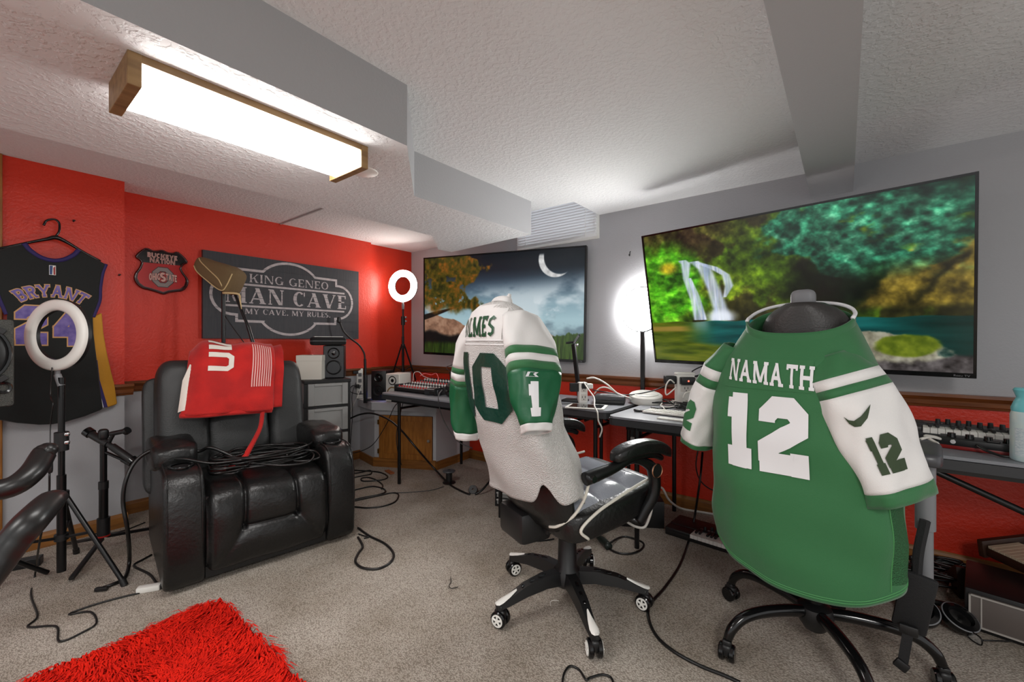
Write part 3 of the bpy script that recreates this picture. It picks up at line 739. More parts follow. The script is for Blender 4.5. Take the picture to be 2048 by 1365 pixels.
# ------------------------------------------------------------------ draped jerseys: surfaces of stacked rounded rows
class Drape:
    """rows: (z, xl, xr, yback, yfront) from the top down"""
    def __init__(s, rows, ex=2.5, wr=.004, hem=None, top=None, seed=0):
        s.r = sorted(rows, key=lambda a: a[0]); s.z = [a[0] for a in s.r]; s.ex = ex; s.wr = wr; s.hem = hem; s.top = top; s.seed = seed
        s.zlo, s.zhi = s.z[0], s.z[-1]
    def row(s, z): return [float(np.interp(z, s.z, [a[k] for a in s.r])) for k in (1, 2, 3, 4)]
    def ring(s, z, th, off=0.):
        """th=0 at the middle of the back, growing to the right"""
        xl, xr, yb, yf = s.row(z); a = (xr-xl)/2+off; b = (yf-yb)/2+off; cx = (xl+xr)/2; cy = (yb+yf)/2
        c, sn = math.cos(th), math.sin(th); e = 2/s.ex
        x = cx+a*math.copysign(abs(sn)**e, sn); y = cy-b*math.copysign(abs(c)**e, c)
        w = s.wr*(math.sin(th*5+z*9+s.seed)+.7*math.sin(th*9-z*14+s.seed*2)+.6*math.sin(z*31+th*2))*min(1, (s.zhi-z)*6)
        return Vector((x+w*sn, y-w*c, z))
    def mesh(s, nu=96, nv=60):
        mb = MB()
        def fn(u, v):
            th = -PI+2*PI*u; zl = s.zlo+(s.hem(th) if s.hem else 0); zh = s.zhi; z = zh+(zl-zh)*v
            p = s.ring(z, th)
            if s.top: p.z += s.top(th)*max(0, 1-v*8)
            return p
        mb.grid(fn, nu, nv, True); return mb
    def back(s, off=.004):
        """map (arc length from the middle of the back, height) -> point"""
        cache = {}
        def fn(x, z):
            k = round(z, 3)
            if k not in cache:
                n = 80; T = [-2.4+4.8*i/n for i in range(n+1)]; P = [s.ring(z, t, off) for t in T]; L = [0]
                for a, b in zip(P, P[1:]): L.append(L[-1]+(b-a).length)
                m = L[n//2]; cache[k] = ([l-m for l in L], T)
            L, T = cache[k]; return s.ring(z, float(np.interp(x, L, T)), off)
        return fn
class Sleeve:
    """stations: (centre, half width, half thickness, direction of the width in plan)"""
    def __init__(s, st, wr=.003): s.st = st; s.wr = wr; s.n = len(st)
    def ring(s, v, th, off=0.):
        f = v*(s.n-1); i = min(int(f), s.n-2); f -= i; f2 = f
        A, B = s.st[i], s.st[i+1]
        c = Vector(A[0]).lerp(Vector(B[0]), f2); hw = A[1]+(B[1]-A[1])*f+off; ht = A[2]+(B[2]-A[2])*f+off
        d = Vector((*A[3], 0)).lerp(Vector((*B[3], 0)), f).normalized(); ax = (Vector(s.st[-1][0])-Vector(s.st[0][0])).normalized()
        d = (d-ax*d.dot(ax)).normalized(); t = ax.cross(d)
        w = s.wr*(math.sin(th*4+v*11)+.6*math.sin(th*7-v*17))
        return c+d*(hw+w)*math.copysign(abs(math.cos(th))**.9, math.cos(th))+t*(ht+w)*math.copysign(abs(math.sin(th))**.9, math.sin(th))
    def mesh(s, cuts, nu=48):
        """cuts: list of (v0, v1, material slot)"""
        mb = MB()
        for v0, v1, m in cuts:
            mb.cur = m; n = max(2, int((v1-v0)*40)+1)
            mb.grid(lambda u, v: s.ring(v0+(v1-v0)*v, 2*PI*u), nu, n, True)
        return mb
    def face(s, th0, off=.004):
        """map (arc offset around from th0, v) -> point"""
        def fn(x, v): return s.ring(v, th0+x, off)
        return fn

# ------------------------------------------------------------------ office chairs
def caster(parent, p, rz, r=.032, cover=None):
    c = obj('caster', MB().box((p[0], p[1], p[2]+r*2.0), (.03, .03, r*1.2), rz, .006).pillow((p[0], p[1], p[2]+r*1.45), (.034, .05, .045), .5, rz, 16, 10), BLACK, parent, 50)
    ax = Vector((math.cos(rz), math.sin(rz), 0))
    for k in (-1, 1):
        q = Vector(p)+ax*k*.017+Vector((0, 0, r))
        w = obj('wheel', MB().lathe([(0, -.010), (r*.86, -.010), (r, -.006), (r, .006), (r*.86, .010), (0, .010)], q, 24, ax*k), BLACKG, c, 40)
        if cover:
            mb = MB().lathe([(r*.74, 0), (r*.74, .002), (r*.55, .002), (r*.55, 0)], q+ax*k*.0105, 24, ax*k)
            mb.lathe([(0, .002), (r*.2, .002), (r*.2, 0)], q+ax*k*.0105, 16, ax*k)
            u = Vector((0, 0, 1)); t = ax.cross(u)
            for j in range(5):
                a = 2*PI*j/5; d = u*math.cos(a)+t*math.sin(a); mb.cyl(q+ax*k*.0115+d*r*.15, q+ax*k*.0115+d*r*.6, .0045, n=6)
            obj('wheel_cover', mb, cover, w)
    return c
def leather_top(): return mat('black_leather_painted_sheen', rgb(150, 154, 164), .25, bump=(140, .1, 3))  # black leather whose pale reflection is put into the base colour
RZ1 = -.392
C1 = thing('office_chair', 'black leather office chair with white piping and white tipped base, near the folding tables', 'chair', (-.983, 1.661, 0), RZ1)
C1['label'] = 'black office chair with white piping holding the white jersey'
obj('hub', MB().lathe([(0, .30), (.036, .30), (.040, .285), (.043, .17), (.06, .15), (.062, .10), (.05, .085), (0, .085)], n=28), BLACK, C1, 40)
obj('gas_lift', MB().cyl((0, 0, .28), (0, 0, .42), .017, n=20), CHROME, C1, 60)
RB = .335
for k in range(5):
    a = math.radians(30+72*k)-RZ1; d = Vector((math.cos(a), math.sin(a), 0)); t = Vector((-d.y, d.x, 0)); mb = MB()
    st = [(.03, .155, .10, .032), (.12, .158, .108, .029), (.22, .140, .098, .025), (.30, .108, .080, .021), (RB+.015, .092, .072, .017)]
    vs = []
    for r, zt, zb, w in st: vs += [d*r-t*w+Vector((0, 0, zb)), d*r+t*w+Vector((0, 0, zb)), d*r+t*w*.75+Vector((0, 0, zt)), d*r-t*w*.75+Vector((0, 0, zt))]
    fs = []
    for i in range(4): fs += [(4*i+j, 4*i+(j+1) % 4, 4*i+4+(j+1) % 4, 4*i+4+j) for j in range(4)]
    fs += [(3, 2, 1, 0), (16, 17, 18, 19)]
    leg = obj('leg', mb.add(vs, fs), BLACK, C1, 40)
    mb = MB()
    for r, L in ((.13, .022), (.18, .018), (.225, .012)):
        z = float(np.interp(r, [q[0] for q in st], [q[1] for q in st])); sl = -.2
        mb.pillow(tuple(d*r+Vector((0, 0, z))), (L*1.9, .013, .004), .6, a, 12, 6)
    obj('slot', mb, BLACKG, leg)
    mb = MB(); prof = [(RB-.075, .003), (RB-.04, .012), (RB-.005, .018), (RB+.012, .016), (RB+.022, .008)]
    vs = []; 
    for r, w in prof:
        z = float(np.interp(r, [q[0] for q in st], [q[1] for q in st]))+.002
        vs += [d*r-t*w+Vector((0, 0, z)), d*r+t*w+Vector((0, 0, z)), d*r+t*w*.6+Vector((0, 0, z+.006)), d*r-t*w*.6+Vector((0, 0, z+.006))]
    fs = []
    for i in range(len(prof)-1): fs += [(4*i+j, 4*i+(j+1) % 4, 4*i+4+(j+1) % 4, 4*i+4+j) for j in range(4)]
    fs += [(3, 2, 1, 0), tuple(range(4*len(prof)-4, 4*len(prof)))]
    obj('white_tip', mb.add(vs, fs), WHITEP, leg, 50)
    caster(C1, d*RB, a+1.0+k*.9, .034, WHITEP)
mb = MB().b2((-.09, -.17, .37), (.09, .12, .43), .012); mb.box((-.04, -.20, .40), (.20, .15, .13), None, .02)
obj('tilt_mechanism', mb, BLACK, C1, 40)
# seat: black sides and a quilted top painted pale for its sheen
sp = [(-.26, -.16), (-.24, .22), (-.20, .31), (-.1, .335), (.1, .335), (.20, .31), (.24, .22), (.26, -.16)]
def seat_z(y): return .512+.05*max(0, min(1, (y+.1)/.35))-.05*max(0, (y-.24)/.1)**2
obj('seat', MB().pillow((0, .08, .478), (.54, .52, .13), .30, None, 40, 18, lambda v: Vector((v.x*(1-.10*max(0, v.y/.26)), v.y, v.z+.035*(v.y/.26)))), LEATH, C1, 180)
def stop(u, v):
    x = -.235+.47*u; y = -.15+.45*v; e = min(u, 1-u, v*1.4, (1-v)); rib = abs(math.sin(v*PI*3.0))**.45
    return Vector((x*(1-.10*max(0, (y-.08)/.26)), y, .535+.035*((y-.08)/.26)+.022*rib*min(1, e*6)+.012*min(1, e*9)))
obj('seat_top', MB().grid(stop, 50, 70), leather_top(), C1, 180)
for k in (-1, 1):
    pts = [(k*.268, -.10, .415), (k*.272, -.14, .46), (k*.270, -.06, .51), (k*.262, .06, .545), (k*.25, .18, .572), (k*.235, .29, .588)]
    obj('piping', MB().tube(pts, .006, 8), mat('white_piping', rgb(222, 218, 206), .5), C1, 180)
# back shell, reclined
def c1back(u, v):
    z = .42+.86*v; w = .24*(1-.25*abs(v-.35)**2.2*2) if v < .9 else .24*(1-.25*.55**2.2*2)*math.sqrt(max(0, 1-((v-.9)/.1)**2*.75))
    th = 2*PI*u; yc = -.17-.145*v; c = math.copysign(abs(math.cos(th))**.7, math.cos(th)); s = math.copysign(abs(math.sin(th))**.9, math.sin(th))
    return Vector((w*c*(1-.22*max(0, v-.5)*2)-.02*v, yc+(.07-.04*v)*s*min(1, 8*v+.35)+.05*(c*c)-.015, z))
mb = MB().grid(c1back, 48, 40, True); mb.f.append(tuple(range(48))); mb.m.append(0); mb.f.append(tuple(range(39*48, 40*48))); mb.m.append(0)
obj('backrest', mb, LEATH, C1, 180)
for k in (-1, 1):
    pts = [(k*.15, -.20, .44), (k*.19, -.19, .455), (k*.235, -.15, .50), (k*.265, -.12, .57), (k*.278, -.105, .64)]
    obj('piping', MB().tube(pts, .006, 8), MATS['white_piping'], C1, 180)
for k in (-1, 1):
    x = k*.285
    mb = MB().pillow((0, 0, 0), (.075, .32, .055), .5, None, 24, 14, lambda v: Vector((v.x, v.y, v.z+.028*(1-(v.y/.16)**2)-.02*max(0, v.y/.16)**3)))
    mb.v = [(v[0]+x, v[1]+.165, v[2]+.715) for v in mb.v]
    ar = obj('armrest', mb, LEATH, C1, 180)
    mb = MB(); mb.tube([(x, -.13, .655), (x, -.08, .662), (x, 0., .675), (x, .12, .705), (x, .22, .705), (x, .28, .68)], [.026, .026, .022, .018, .018, .012], 12)
    mb.tube([(x, .02, .68), (x, .12, .69), (x, .20, .665), (x, .235, .62), (x, .235, .54), (x-.02*k, .20, .46), (x-.03*k, .18, .42)], [.010, .012, .022, .026, .024, .022, .02], 12)
    mb.cyl((x-.03*k, .18, .42), (x-.15*k, .16, .42), .016)
    obj('arm_support', mb, BLACKM, ar, 180)
    d = obj('arm_cap', MB().lathe([(0, .004), (.026, .004), (.03, 0)], (x+.024*k, .225, .64), 24, (k, 0, 0)), BLACK, ar, 40)
    obj('cap_ring', MB().lathe([(.026, .003), (.028, .006), (.030, .003), (.028, 0), (.026, .003)], (x+.024*k, .225, .64), 28, (k, 0, 0)), mat('copper', rgb(190, 140, 110), .25, metal=1), d, 60)
    obj('pivot_cap', MB().lathe([(0, .006), (.012, .006), (.016, 0)], (x+.024*k, -.11, .657), 20, (k, 0, 0)), BLACKG, ar, 40)

# ------------------------------------------------------------------ the white jersey on that chair
J1 = thing('football_jersey', 'white football jersey with green sleeves and number 10 draped on a chair', 'jersey', (-.983, 1.661, 0), RZ1, 'jerseys on chairs')
r1 = [(1.335, -.04, .04, -.375, -.335), (1.325, -.13, .09, -.395, -.31), (1.30, -.20, .145, -.41, -.28), (1.25, -.245, .18, -.425, -.235), (1.15, -.265, .215, -.435, -.19), (1.0, -.275, .235, -.43, -.155),
      (.85, -.275, .255, -.405, -.125), (.72, -.275, .285, -.375, -.075), (.62, -.27, .29, -.345, -.045), (.545, -.265, .285, -.32, -.045)]
def hem1(th):
    a = (th-.98+PI) % (2*PI)-PI; b = (th-1.75+PI) % (2*PI)-PI
    return .085*math.exp(-(a/.20)**2)+.05*math.exp(-(b/.4)**2)+(.05 if th < -1.8 or th > 2.3 else 0)+.02*math.sin(th*2)
D1 = Drape(r1, 2.3, .0055, hem1, None, 1)
obj('body', D1.mesh(120, 80), JMESH, J1, 180, solid=.003)
F1 = D1.back(.0045)
mb = MB(); lay(mb, [[(-.34, 1.176), (.17, 1.176), (.17, 1.32), (-.34, 1.32)]], D1.back(.003), .02)
obj('shoulder_yoke', mb, JWHITE, J1, 180)
mb = MB()
for z in (1.176, 1.160): lay(mb, [[(-.38, z), (.19, z), (.19, z+.004), (-.38, z+.004)]], D1.back(.005), .03)
obj('seam_tape', mb, mat('seam_white', rgb(240, 240, 240), .6), J1)
W_, q = text('HOLMES', .19, .17, .08, .14, n=4)
obj('name_letters', lay(MB(), place(q, W_, -.245, 1.192, .385, .082), D1.back(.0065), .02), NUMG, J1, 180)
W_, q = digits('10', .27, 0., .0)
obj('number', lay(MB(), place(q, W_, -.225, .86, .43, .268), D1.back(.007), .02), NUMD, J1, 180)
# sleeves
s1 = Sleeve([((.12, -.31, 1.265), .085, .05, (-.25, 1)), ((.185, -.31, 1.17), .115, .055, (-.15, 1)), ((.235, -.325, 1.07), .112, .06, (-.1, 1)), ((.27, -.345, .97), .088, .055, (0, 1)), ((.29, -.355, .90), .064, .045, (0, 1)), ((.295, -.355, .855), .052, .04, (0, 1))])
o = obj('sleeve', s1.mesh([(0, .27, 0), (.27, .325, 1), (.325, .375, 0), (.375, .43, 1), (.43, .885, 2), (.885, 1, 0)]), [JWHITE, JGREEN, JGSAT], J1, 180, solid=.003)
def outer(sv, sgn, off=.004):
    # find the angle whose surface point looks most toward the camera side
    return sv.face(sgn, off)
W_, q = digits('1', .27)
def camface(sv, obj_, off=.005):
    M = Matrix.Translation(obj_.location) @ Matrix.Rotation(obj_.rotation_euler.z, 4, 'Z')
    best = min((( (M @ sv.ring(.6, t))-Vector((0, 0, HC))).length, t) for t in [2*PI*k/72 for k in range(72)])[1]
    return best, sv.face(best, off)
t0, fs_ = camface(s1, J1)
sgn = 1 if (Matrix.Rotation(RZ1, 4, 'Z') @ (s1.ring(.6, t0+.3)-s1.ring(.6, t0))).dot(Vector((CA, SA, 0))) > 0 else -1
fr1 = s1.face(t0, .005)
mapS = lambda x, y: fr1(sgn*x, y)
obj('sleeve_number', lay(MB(), [[(a, .80-(b)*.28) for a, b in qq] for qq in place(q, W_, .15, 0, .55, 1)], mapS, .12), NUMW, o, 180)
obj('maker_mark', lay(MB(), [[(a*.8+.05, .475-b*.018) for a, b in qq] for qq in band([(.15, -.8), (.25, .8), (.62, .8), (.5, .1), (.62, -.8)], .13, True)], mapS, .1), NUMW, o, 180)
s2 = Sleeve([((-.20, -.33, 1.255), .06, .05, (.3, 1)), ((-.275, -.34, 1.16), .075, .055, (.2, 1)), ((-.335, -.345, 1.03), .075, .05, (.2, 1)), ((-.365, -.34, .90), .072, .05, (.2, 1)), ((-.372, -.335, .78), .068, .05, (.2, 1)), ((-.37, -.33, .71), .06, .045, (.2, 1))])
o = obj('sleeve', s2.mesh([(0, .36, 0), (.36, .40, 1), (.40, .45, 0), (.45, .49, 1), (.49, .90, 2), (.90, 1, 0)]), [JWHITE, JGREEN, JGSAT], J1, 180, solid=.003)
mb = MB(); mb.pillow((.0, -.335, 1.325), (.14, .06, .07), .8, None, 20, 12); mb.cyl((.035, -.33, 1.33), (.045, -.32, 1.365), .018, .006, 12)
obj('collar', mb, JWHITE, J1, 180)

# ------------------------------------------------------------------ second chair: black, bent tube base
RZ2 = -.112
C2 = thing('office_chair', 'black office chair with bent tube base holding the green jersey', 'chair', (-.09, 1.975, 0), RZ2)
obj('hub', MB().lathe([(0, .19), (.03, .19), (.055, .175), (.062, .15), (.055, .12), (.035, .09), (0, .09)], n=28), BLACK, C2, 40)
obj('gas_lift', MB().cyl((0, 0, .18), (0, 0, .36), .026, n=20), BLACKM, C2, 60)
for k in range(5):
    a = math.radians(9+72*k)-RZ2; d = Vector((math.cos(a), math.sin(a), 0)); U = Vector((0, 0, 1))
    obj('leg', MB().tube([d*.03+U*.155, d*.12+U*.165, d*.22+U*.165, d*.29+U*.15, d*.335+U*.115, d*.355+U*.075], [.021, .021, .020, .019, .018, .015], 14), BLACKG, C2, 180)
    caster(C2, d*.357, a+.8*k, .03)
obj('seat', MB().pillow((0, .06, .42), (.50, .50, .12), .32, None, 36, 16), LEATH, C2, 180)
obj('seat_plate', MB().b2((-.12, -.14, .33), (.12, .14, .37), .01), BLACK, C2)
def c2back(u, v):
    z = .50+.805*v; w = .22*(1-1.05*max(0, v-.5)) if v < .88 else .22*(1-1.05*.38)*math.sqrt(max(0, 1-((v-.88)/.12)**2*.82))
    th = 2*PI*u; c = math.copysign(abs(math.cos(th))**.7, math.cos(th)); s = math.sin(th)
    return Vector((w*c, -.19-.02*v+.055*s*min(1, 8*v+.3)+.03*c*c, z))
mb = MB().grid(c2back, 48, 44, True); mb.f.append(tuple(range(48))); mb.m.append(0); mb.f.append(tuple(range(43*48, 44*48))); mb.m.append(0)
obj('backrest', mb, mat('dark_grey_leather', rgb(46, 44, 43), .45, bump=(160, .15, 3)), C2, 180)
mb = MB(); mb.pillow((-.01, -.15, 1.325), (.075, .05, .065), .6, None, 20, 12); obj('headrest_knob', mb, GREYP, C2, 180)
for k in (-1, 1):
    x = k*.30
    ar = obj('armrest', MB().pillow((x, .08, .79), (.085, .27, .05), .4, None, 24, 12), mat('arm_pad_grey', rgb(70, 70, 74), .35), C2, 180)
    obj('arm_post', MB().cyl((x, .02, .77), (x, .02, .55), .026).cyl((x, .02, .55), (x, .02, .38), .02).box((x-.08*k, .02, .37), (.2, .05, .02)), GREYP if k > 0 else BLACKM, ar, 50)
# black shoulder strap hung on that chair
mb = MB().box((.275, -.06, .33), (.085, .02, .20), Matrix.Rotation(.15, 4, 'Y') @ Matrix.Rotation(.1, 4, 'X'), .008)
BG = thing('shoulder_strap', 'black padded strap with buckle hanging from the second chair', 'strap', (-.09, 1.975, 0), RZ2)
obj('padding', mb, mat('black_nylon', rgb(20, 20, 22), .75, bump=(300, .2, 2)), BG, 40)
obj('webbing', MB().tube([(.30, -.05, .60), (.285, -.06, .5), (.28, -.06, .42)], .014, 6), MATS['black_nylon'], BG, 40); obj('webbing', MB().box((.255, -.08, .19), (.026, .006, .13), Matrix.Rotation(.12, 4, 'Y')), MATS['black_nylon'], BG, 40)
obj('buckle', MB().box((.262, -.08, .245), (.046, .016, .03), None, .004), BLACK, BG, 40); obj('buckle', MB().box((.245, -.085, .125), (.036, .014, .03), Matrix.Rotation(.5, 4, 'Y'), .004), BLACK, BG, 40)

# ------------------------------------------------------------------ the green jersey on the second chair
J2 = thing('football_jersey', 'green football jersey with white sleeves and number 12 draped on a chair', 'jersey', (-.09, 1.975, 0), RZ2, 'jerseys on chairs')
r2 = [(1.205, -.165, .135, -.318, -.10), (1.165, -.195, .16, -.335, -.09), (1.12, -.225, .185, -.355, -.075), (1.06, -.255, .215, -.372, -.06), (.97, -.272, .238, -.385, -.05), (.85, -.285, .25, -.39, -.04), (.70, -.285, .256, -.385, -.035), (.56, -.282, .262, -.37, -.03), (.46, -.27, .262, -.355, -.03), (.37, -.25, .258, -.34, -.03)]
def hem2(th): return .085*(1-math.cos(th))/2*1.0+.045*math.sin(abs(th))**2-.01
D2 = Drape(r2, 2.5, .0045, hem2, lambda th: -.02+.055*(1-math.cos(th))/1.0, 4)
obj('body', D2.mesh(130, 90), JGREEN, J2, 180, solid=.003)
mb = MB(); 
def side(u, v):
    z = .96-.50*v; th = (1.02+.55*u)
    return D2.ring(max(z, .37+hem2(th)), th, .002)
obj('side_mesh_panel', MB().grid(side, 16, 40), JGMESH, J2, 180)
mb = MB()
for zo in (.012, .020): mb.tube([D2.ring(.37+hem2(t)+zo, t, .002) for t in [-1.5+3.3*k/30 for k in range(31)]], .0012, 5, 2)
mb.tube([D2.ring(z, 1.02, .002) for z in (1.0, .9, .8, .7, .6, .5, .44)], .0015, 5, 3)
obj('hem_stitching', mb, mat('stitch_green', rgb(70, 140, 80), .6), J2)
def colr(u, v):
    th = -PI+2*PI*u; p = D2.ring(1.205, th, .004); p.z += (-.02+.055*(1-math.cos(th)))+.016-.048*v*(.6+.4*math.cos(th)); return p
mb = MB(); mb.cur = 0; mb.grid(lambda u, v: colr(.25+.5*u, v), 50, 4)
obj('collar_band', mb, JGREEN, J2, 180, solid=.006)
obj('collar_trim', MB().tube([colr(u, 0)+Vector((0, 0, .002)) for u in [(.72+.56*k/24) % 1 for k in range(25)]], .006, 8, 2), NUMW, J2, 180)
B2 = D2.back(.0055)
obj('name_panel', lay(MB(), [[(-.215, 1.015), (.075, 1.015), (.075, 1.115), (-.215, 1.115)]], D2.back(.003), .02), JGREEN, J2, 180)
W_, q = text('NAMATH', .20, .17, .07, .12)
obj('name_letters', lay(MB(), [[(a, b-.07*(a+.06)) for a, b in r] for r in place(q, W_, -.183, 1.032, .262, .074)], D2.back(.006), .02), NUMW, J2, 180)
W_, q = digits('12', .27)
obj('number', lay(MB(), place(q, W_, -.186, .748, .25, .25), B2, .02), NUMW, J2, 180)
t1 = Sleeve([((.085, -.275, 1.13), .07, .055, (.6, .8)), ((.12, -.295, 1.07), .110, .068, (.6, .8)), ((.16, -.305, .985), .122, .07, (.58, .8)), ((.20, -.30, .89), .120, .066, (.55, .83)), ((.232, -.29, .795), .110, .062, (.55, .83)), ((.252, -.285, .715), .100, .058, (.55, .83))], .004)
o = obj('sleeve', t1.mesh([(0, .20, 0), (.20, .265, 1), (.265, .32, 0), (.32, .90, 1), (.90, 1., 0)]), [JGREEN, JWHITE], J2, 180, solid=.003)
t0, _ = camface(t1, J2); R_ = Matrix.Rotation(RZ2, 4, 'Z')
sgn = 1 if (R_ @ (t1.ring(.6, t0+.3)-t1.ring(.6, t0))).dot(Vector((CA, SA, 0))) > 0 else -1
f1 = t1.face(t0, .005); mapT = lambda x, y: f1(sgn*x, y)
W_, q = digits('12', .30)
DKG = mat('sleeve_number_green', rgb(44, 62, 34), .6)
obj('sleeve_number', lay(MB(), [[(a, .78-b*.21) for a, b in qq] for qq in place(q, W_, .1, 0, .75, 1)], mapT, .1), DKG, o, 180)
sw = [(.05, .47), (.12, .44), (.30, .478), (.75, .40), (.36, .505), (.20, .515)]
obj('maker_mark', lay(MB(), [[(-.08, .435), (.0, .458), (.06, .50), (-.04, .478)], [(.0, .458), (.13, .468), (.22, .503), (.06, .50)], [(.13, .468), (.34, .452), (.46, .47), (.22, .503)], [(.34, .452), (.72, .405), (.46, .47)]], mapT, .08), DKG, o, 180)
t2 = Sleeve([((-.19, -.22, 1.15), .07, .05, (.3, 1)), ((-.25, -.225, 1.07), .10, .055, (.25, 1)), ((-.295, -.225, .97), .10, .052, (.2, 1)), ((-.325, -.22, .88), .098, .052, (.2, 1)), ((-.345, -.215, .80), .094, .052, (.2, 1)), ((-.352, -.21, .765), .09, .05, (.2, 1))], .003)
o = obj('sleeve', t2.mesh([(0, .20, 0), (.20, .27, 1), (.27, .33, 0), (.33, .90, 1), (.90, 1., 0)]), [JGREEN, JWHITE], J2, 180, solid=.003)
t0, _ = camface(t2, J2)
sgn = 1 if (R_ @ (t2.ring(.6, t0+.3)-t2.ring(.6, t0))).dot(Vector((CA, SA, 0))) > 0 else -1
f2_ = t2.face(t0, .004); mapU = lambda x, y: f2_(sgn*x, y)
W_, q = digits('2', .30)
obj('sleeve_number', lay(MB(), [[(a, .72-b*.25) for a, b in qq] for qq in place(q, W_, -.9, 0, .75, 1)], mapU, .1), JGREEN, o, 180)
# ------------------------------------------------------------------ wall pieces on the left wall
def onwall(X): return frame((X, 0, 0), (0, 1, 0), (0, 0, 1))       # (Y, Z) outline, standing off toward the room
SB = mat('sign_board', rgb(46, 49, 55), .55, vary=(rgb(62, 60, 64), 14, (1, 14, .6)))
SG = mat('sign_print', rgb(204, 194, 194), .6, vary=(rgb(180, 172, 174), 30))
sign = thing('wall_sign', 'wide charcoal plank sign with pale lettering on the red wall', 'sign', (-3.834, 1.092, 1.195))
sf = frame((0, 0, 0), (0, 1, 0), (0, 0, 1))
obj('board', plate([[(0, 0), (1.302, 0), (1.302, .668), (0, .668)]], sf, .03), SB, sign)
s2f = sf @ Matrix.Translation((0, 0, .03))
def ar_(cx, cy, rx, ry, a0, a1, n=10): return [(cx+rx*math.cos(math.radians(a0+(a1-a0)*k/n)), cy+ry*math.sin(math.radians(a0+(a1-a0)*k/n))) for k in range(n+1)]
half = ar_(.640, .445, .262, .205, 90, 33, 8)+[(.877, .556), (1.064, .554), (1.064, .502)]+ar_(1.085, .347, .145, .155, 85, -85, 12)+[(1.055, .190), (1.055, .141), (.86, .139)]+ar_(.640, .245, .262, .210, -32, -90, 8)
outl = half+[(1.280-x, y) for x, y in half[::-1]][1:-1]
obj('border', plate(band(outl, .020, True), s2f, .0015), SG, sign)
obj('rule', plate([[(.15, .428), (1.15, .428), (1.15, .444), (.15, .444)]], s2f, .0015), SG, sign)
obj('rule', plate([[(.145, .254), (1.148, .254), (1.148, .270), (.145, .270)]], s2f, .0015), SG, sign)
for t, T, th, s, x, y, w, h in (('KING GENEO', .17, .07, .06, .318, .458, .668, .068), ('MAN CAVE', .24, .08, .08, .150, .286, 1.015, .128), ('MY CAVE. MY RULES.', .2, .08, .06, .287, .199, .72, .046)):
    W_, q = text(t, T, th, s, .16); pos = 0.
    for word in t.split(' '):
        Ww, qw = text(word, T, th, s, .16)
        obj('lettering', plate(place(qw, Ww, x+pos/W_*w, y, Ww/W_*w, h), s2f, .0015), SG, sign); pos += Ww+.35+.32
# dark crack lines of the printed planks, across the lettering
mb = MB()
for z in (.075, .165, .24, .33, .375, .48, .57): mb.prism([(.02, z), (1.28, z), (1.28, z+.003), (.02, z+.003)], .0020, s2f)
obj('plank_lines', mb, SB, sign)

SH = [(465, 185), (620, 240), (740, 247), (850, 230), (970, 280), (1100, 300), (1220, 280), (1420, 485), (1340, 540), (1275, 640), (1330, 760), (1420, 880), (1440, 960), (1400, 1070), (1300, 1150), (1150, 1170), (1000, 1190), (880, 1230), (760, 1190), (560, 1130), (400, 1090), (280, 1000), (220, 880), (240, 760), (330, 640), (380, 500), (330, 430), (250, 350)]
def shp(x, y): p = wl(250+x/11.37, 480+y/11.37, -3.815); return (p.y-.855, p.z-1.66)
shld = thing('shield_sign', 'small embossed red and black shield sign left of the plank sign', 'sign', (-3.834, .855, 1.66))
so = [shp(*p) for p in SH]
def inset(P, k):
    c = Vector((sum(p[0] for p in P)/len(P), sum(p[1] for p in P)/len(P))); return [tuple(c+(Vector(p)-c)*k) for p in P]
DKR = mat('shield_edge', rgb(50, 6, 8), .2, coat=.5); SRED = mat('shield_red', rgb(190, 14, 14), .4, coat=.1); SBLK = mat('shield_black', rgb(10, 16, 14), .2, coat=.5)
SPNK = mat('shield_pale', rgb(222, 176, 164), .4); SGRY = mat('shield_grey', rgb(146, 140, 136), .4)
obj('plate', plate([so[::-1]], sf, .012), DKR, shld)
obj('rim', MB().tube([sf @ Vector((x, y, .014)) for x, y in inset(so, .98)], .0065, 8, 3, True), DKR, shld, 180)
ins = inset(so, .90)
obj('red_field', plate([ins[::-1]], sf, .0135), SRED, shld)
tb = [shp(*p) for p in ((470, 215), (620, 262), (740, 268), (850, 252), (970, 300), (1100, 322), (1215, 302), (1390, 488), (1325, 530), (1290, 582), (390, 498), (350, 425), (280, 345))]
obj('black_field', plate([tb[::-1]], sf, .0142), SBLK, shld)
sk = -.07
def put(txt, x0, y0, w, h, T, d, m, z, sv=.0, arch=0., sk=-.02):
    W_, q = text(txt, T, T*.85, sv, .14, d); q = place(q, W_, 0, 0, w, h); mb = MB()
    for i, r in enumerate(q): mb.prism([(x0+a, y0+b+sk*a*1.0-arch*((a/w-.5)**2)) for a, b in r], z+(i % 7)*3e-5, sf)
    return obj('lettering', mb, m, shld)
A0 = shp(515, 375); A1 = shp(1190, 450)
put('BUCKEYE', A0[0], A0[1], A1[0]-A0[0], .032, .24, .04, SPNK, .0150); put('BUCKEYE', A0[0], A0[1], A1[0]-A0[0], .032, .10, -.02, DKR, .0156)
A0 = shp(570, 495); A1 = shp(1140, 555)
put('NATION', A0[0], A0[1], A1[0]-A0[0], .032, .24, .04, SPNK, .0150); put('NATION', A0[0], A0[1], A1[0]-A0[0], .032, .10, -.02, DKR, .0156)
oc = shp(865, 845)
oct_ = [(oc[0]+.044*sx, oc[1]+.055*sy) for sx, sy in ((-.45, 1), (.45, 1), (1, .5), (1, -.5), (.45, -1), (-.45, -1), (-1, -.5), (-1, .5))]
obj('emblem_edge', plate(band(oct_, .034, True), sf, .0148), DKR, shld)
obj('emblem', plate(band(oct_, .026, True), sf, .0153), SGRY, shld)
A0 = shp(550, 930); A1 = shp(1180, 990)
wq = (A1[0]-A0[0])*.40
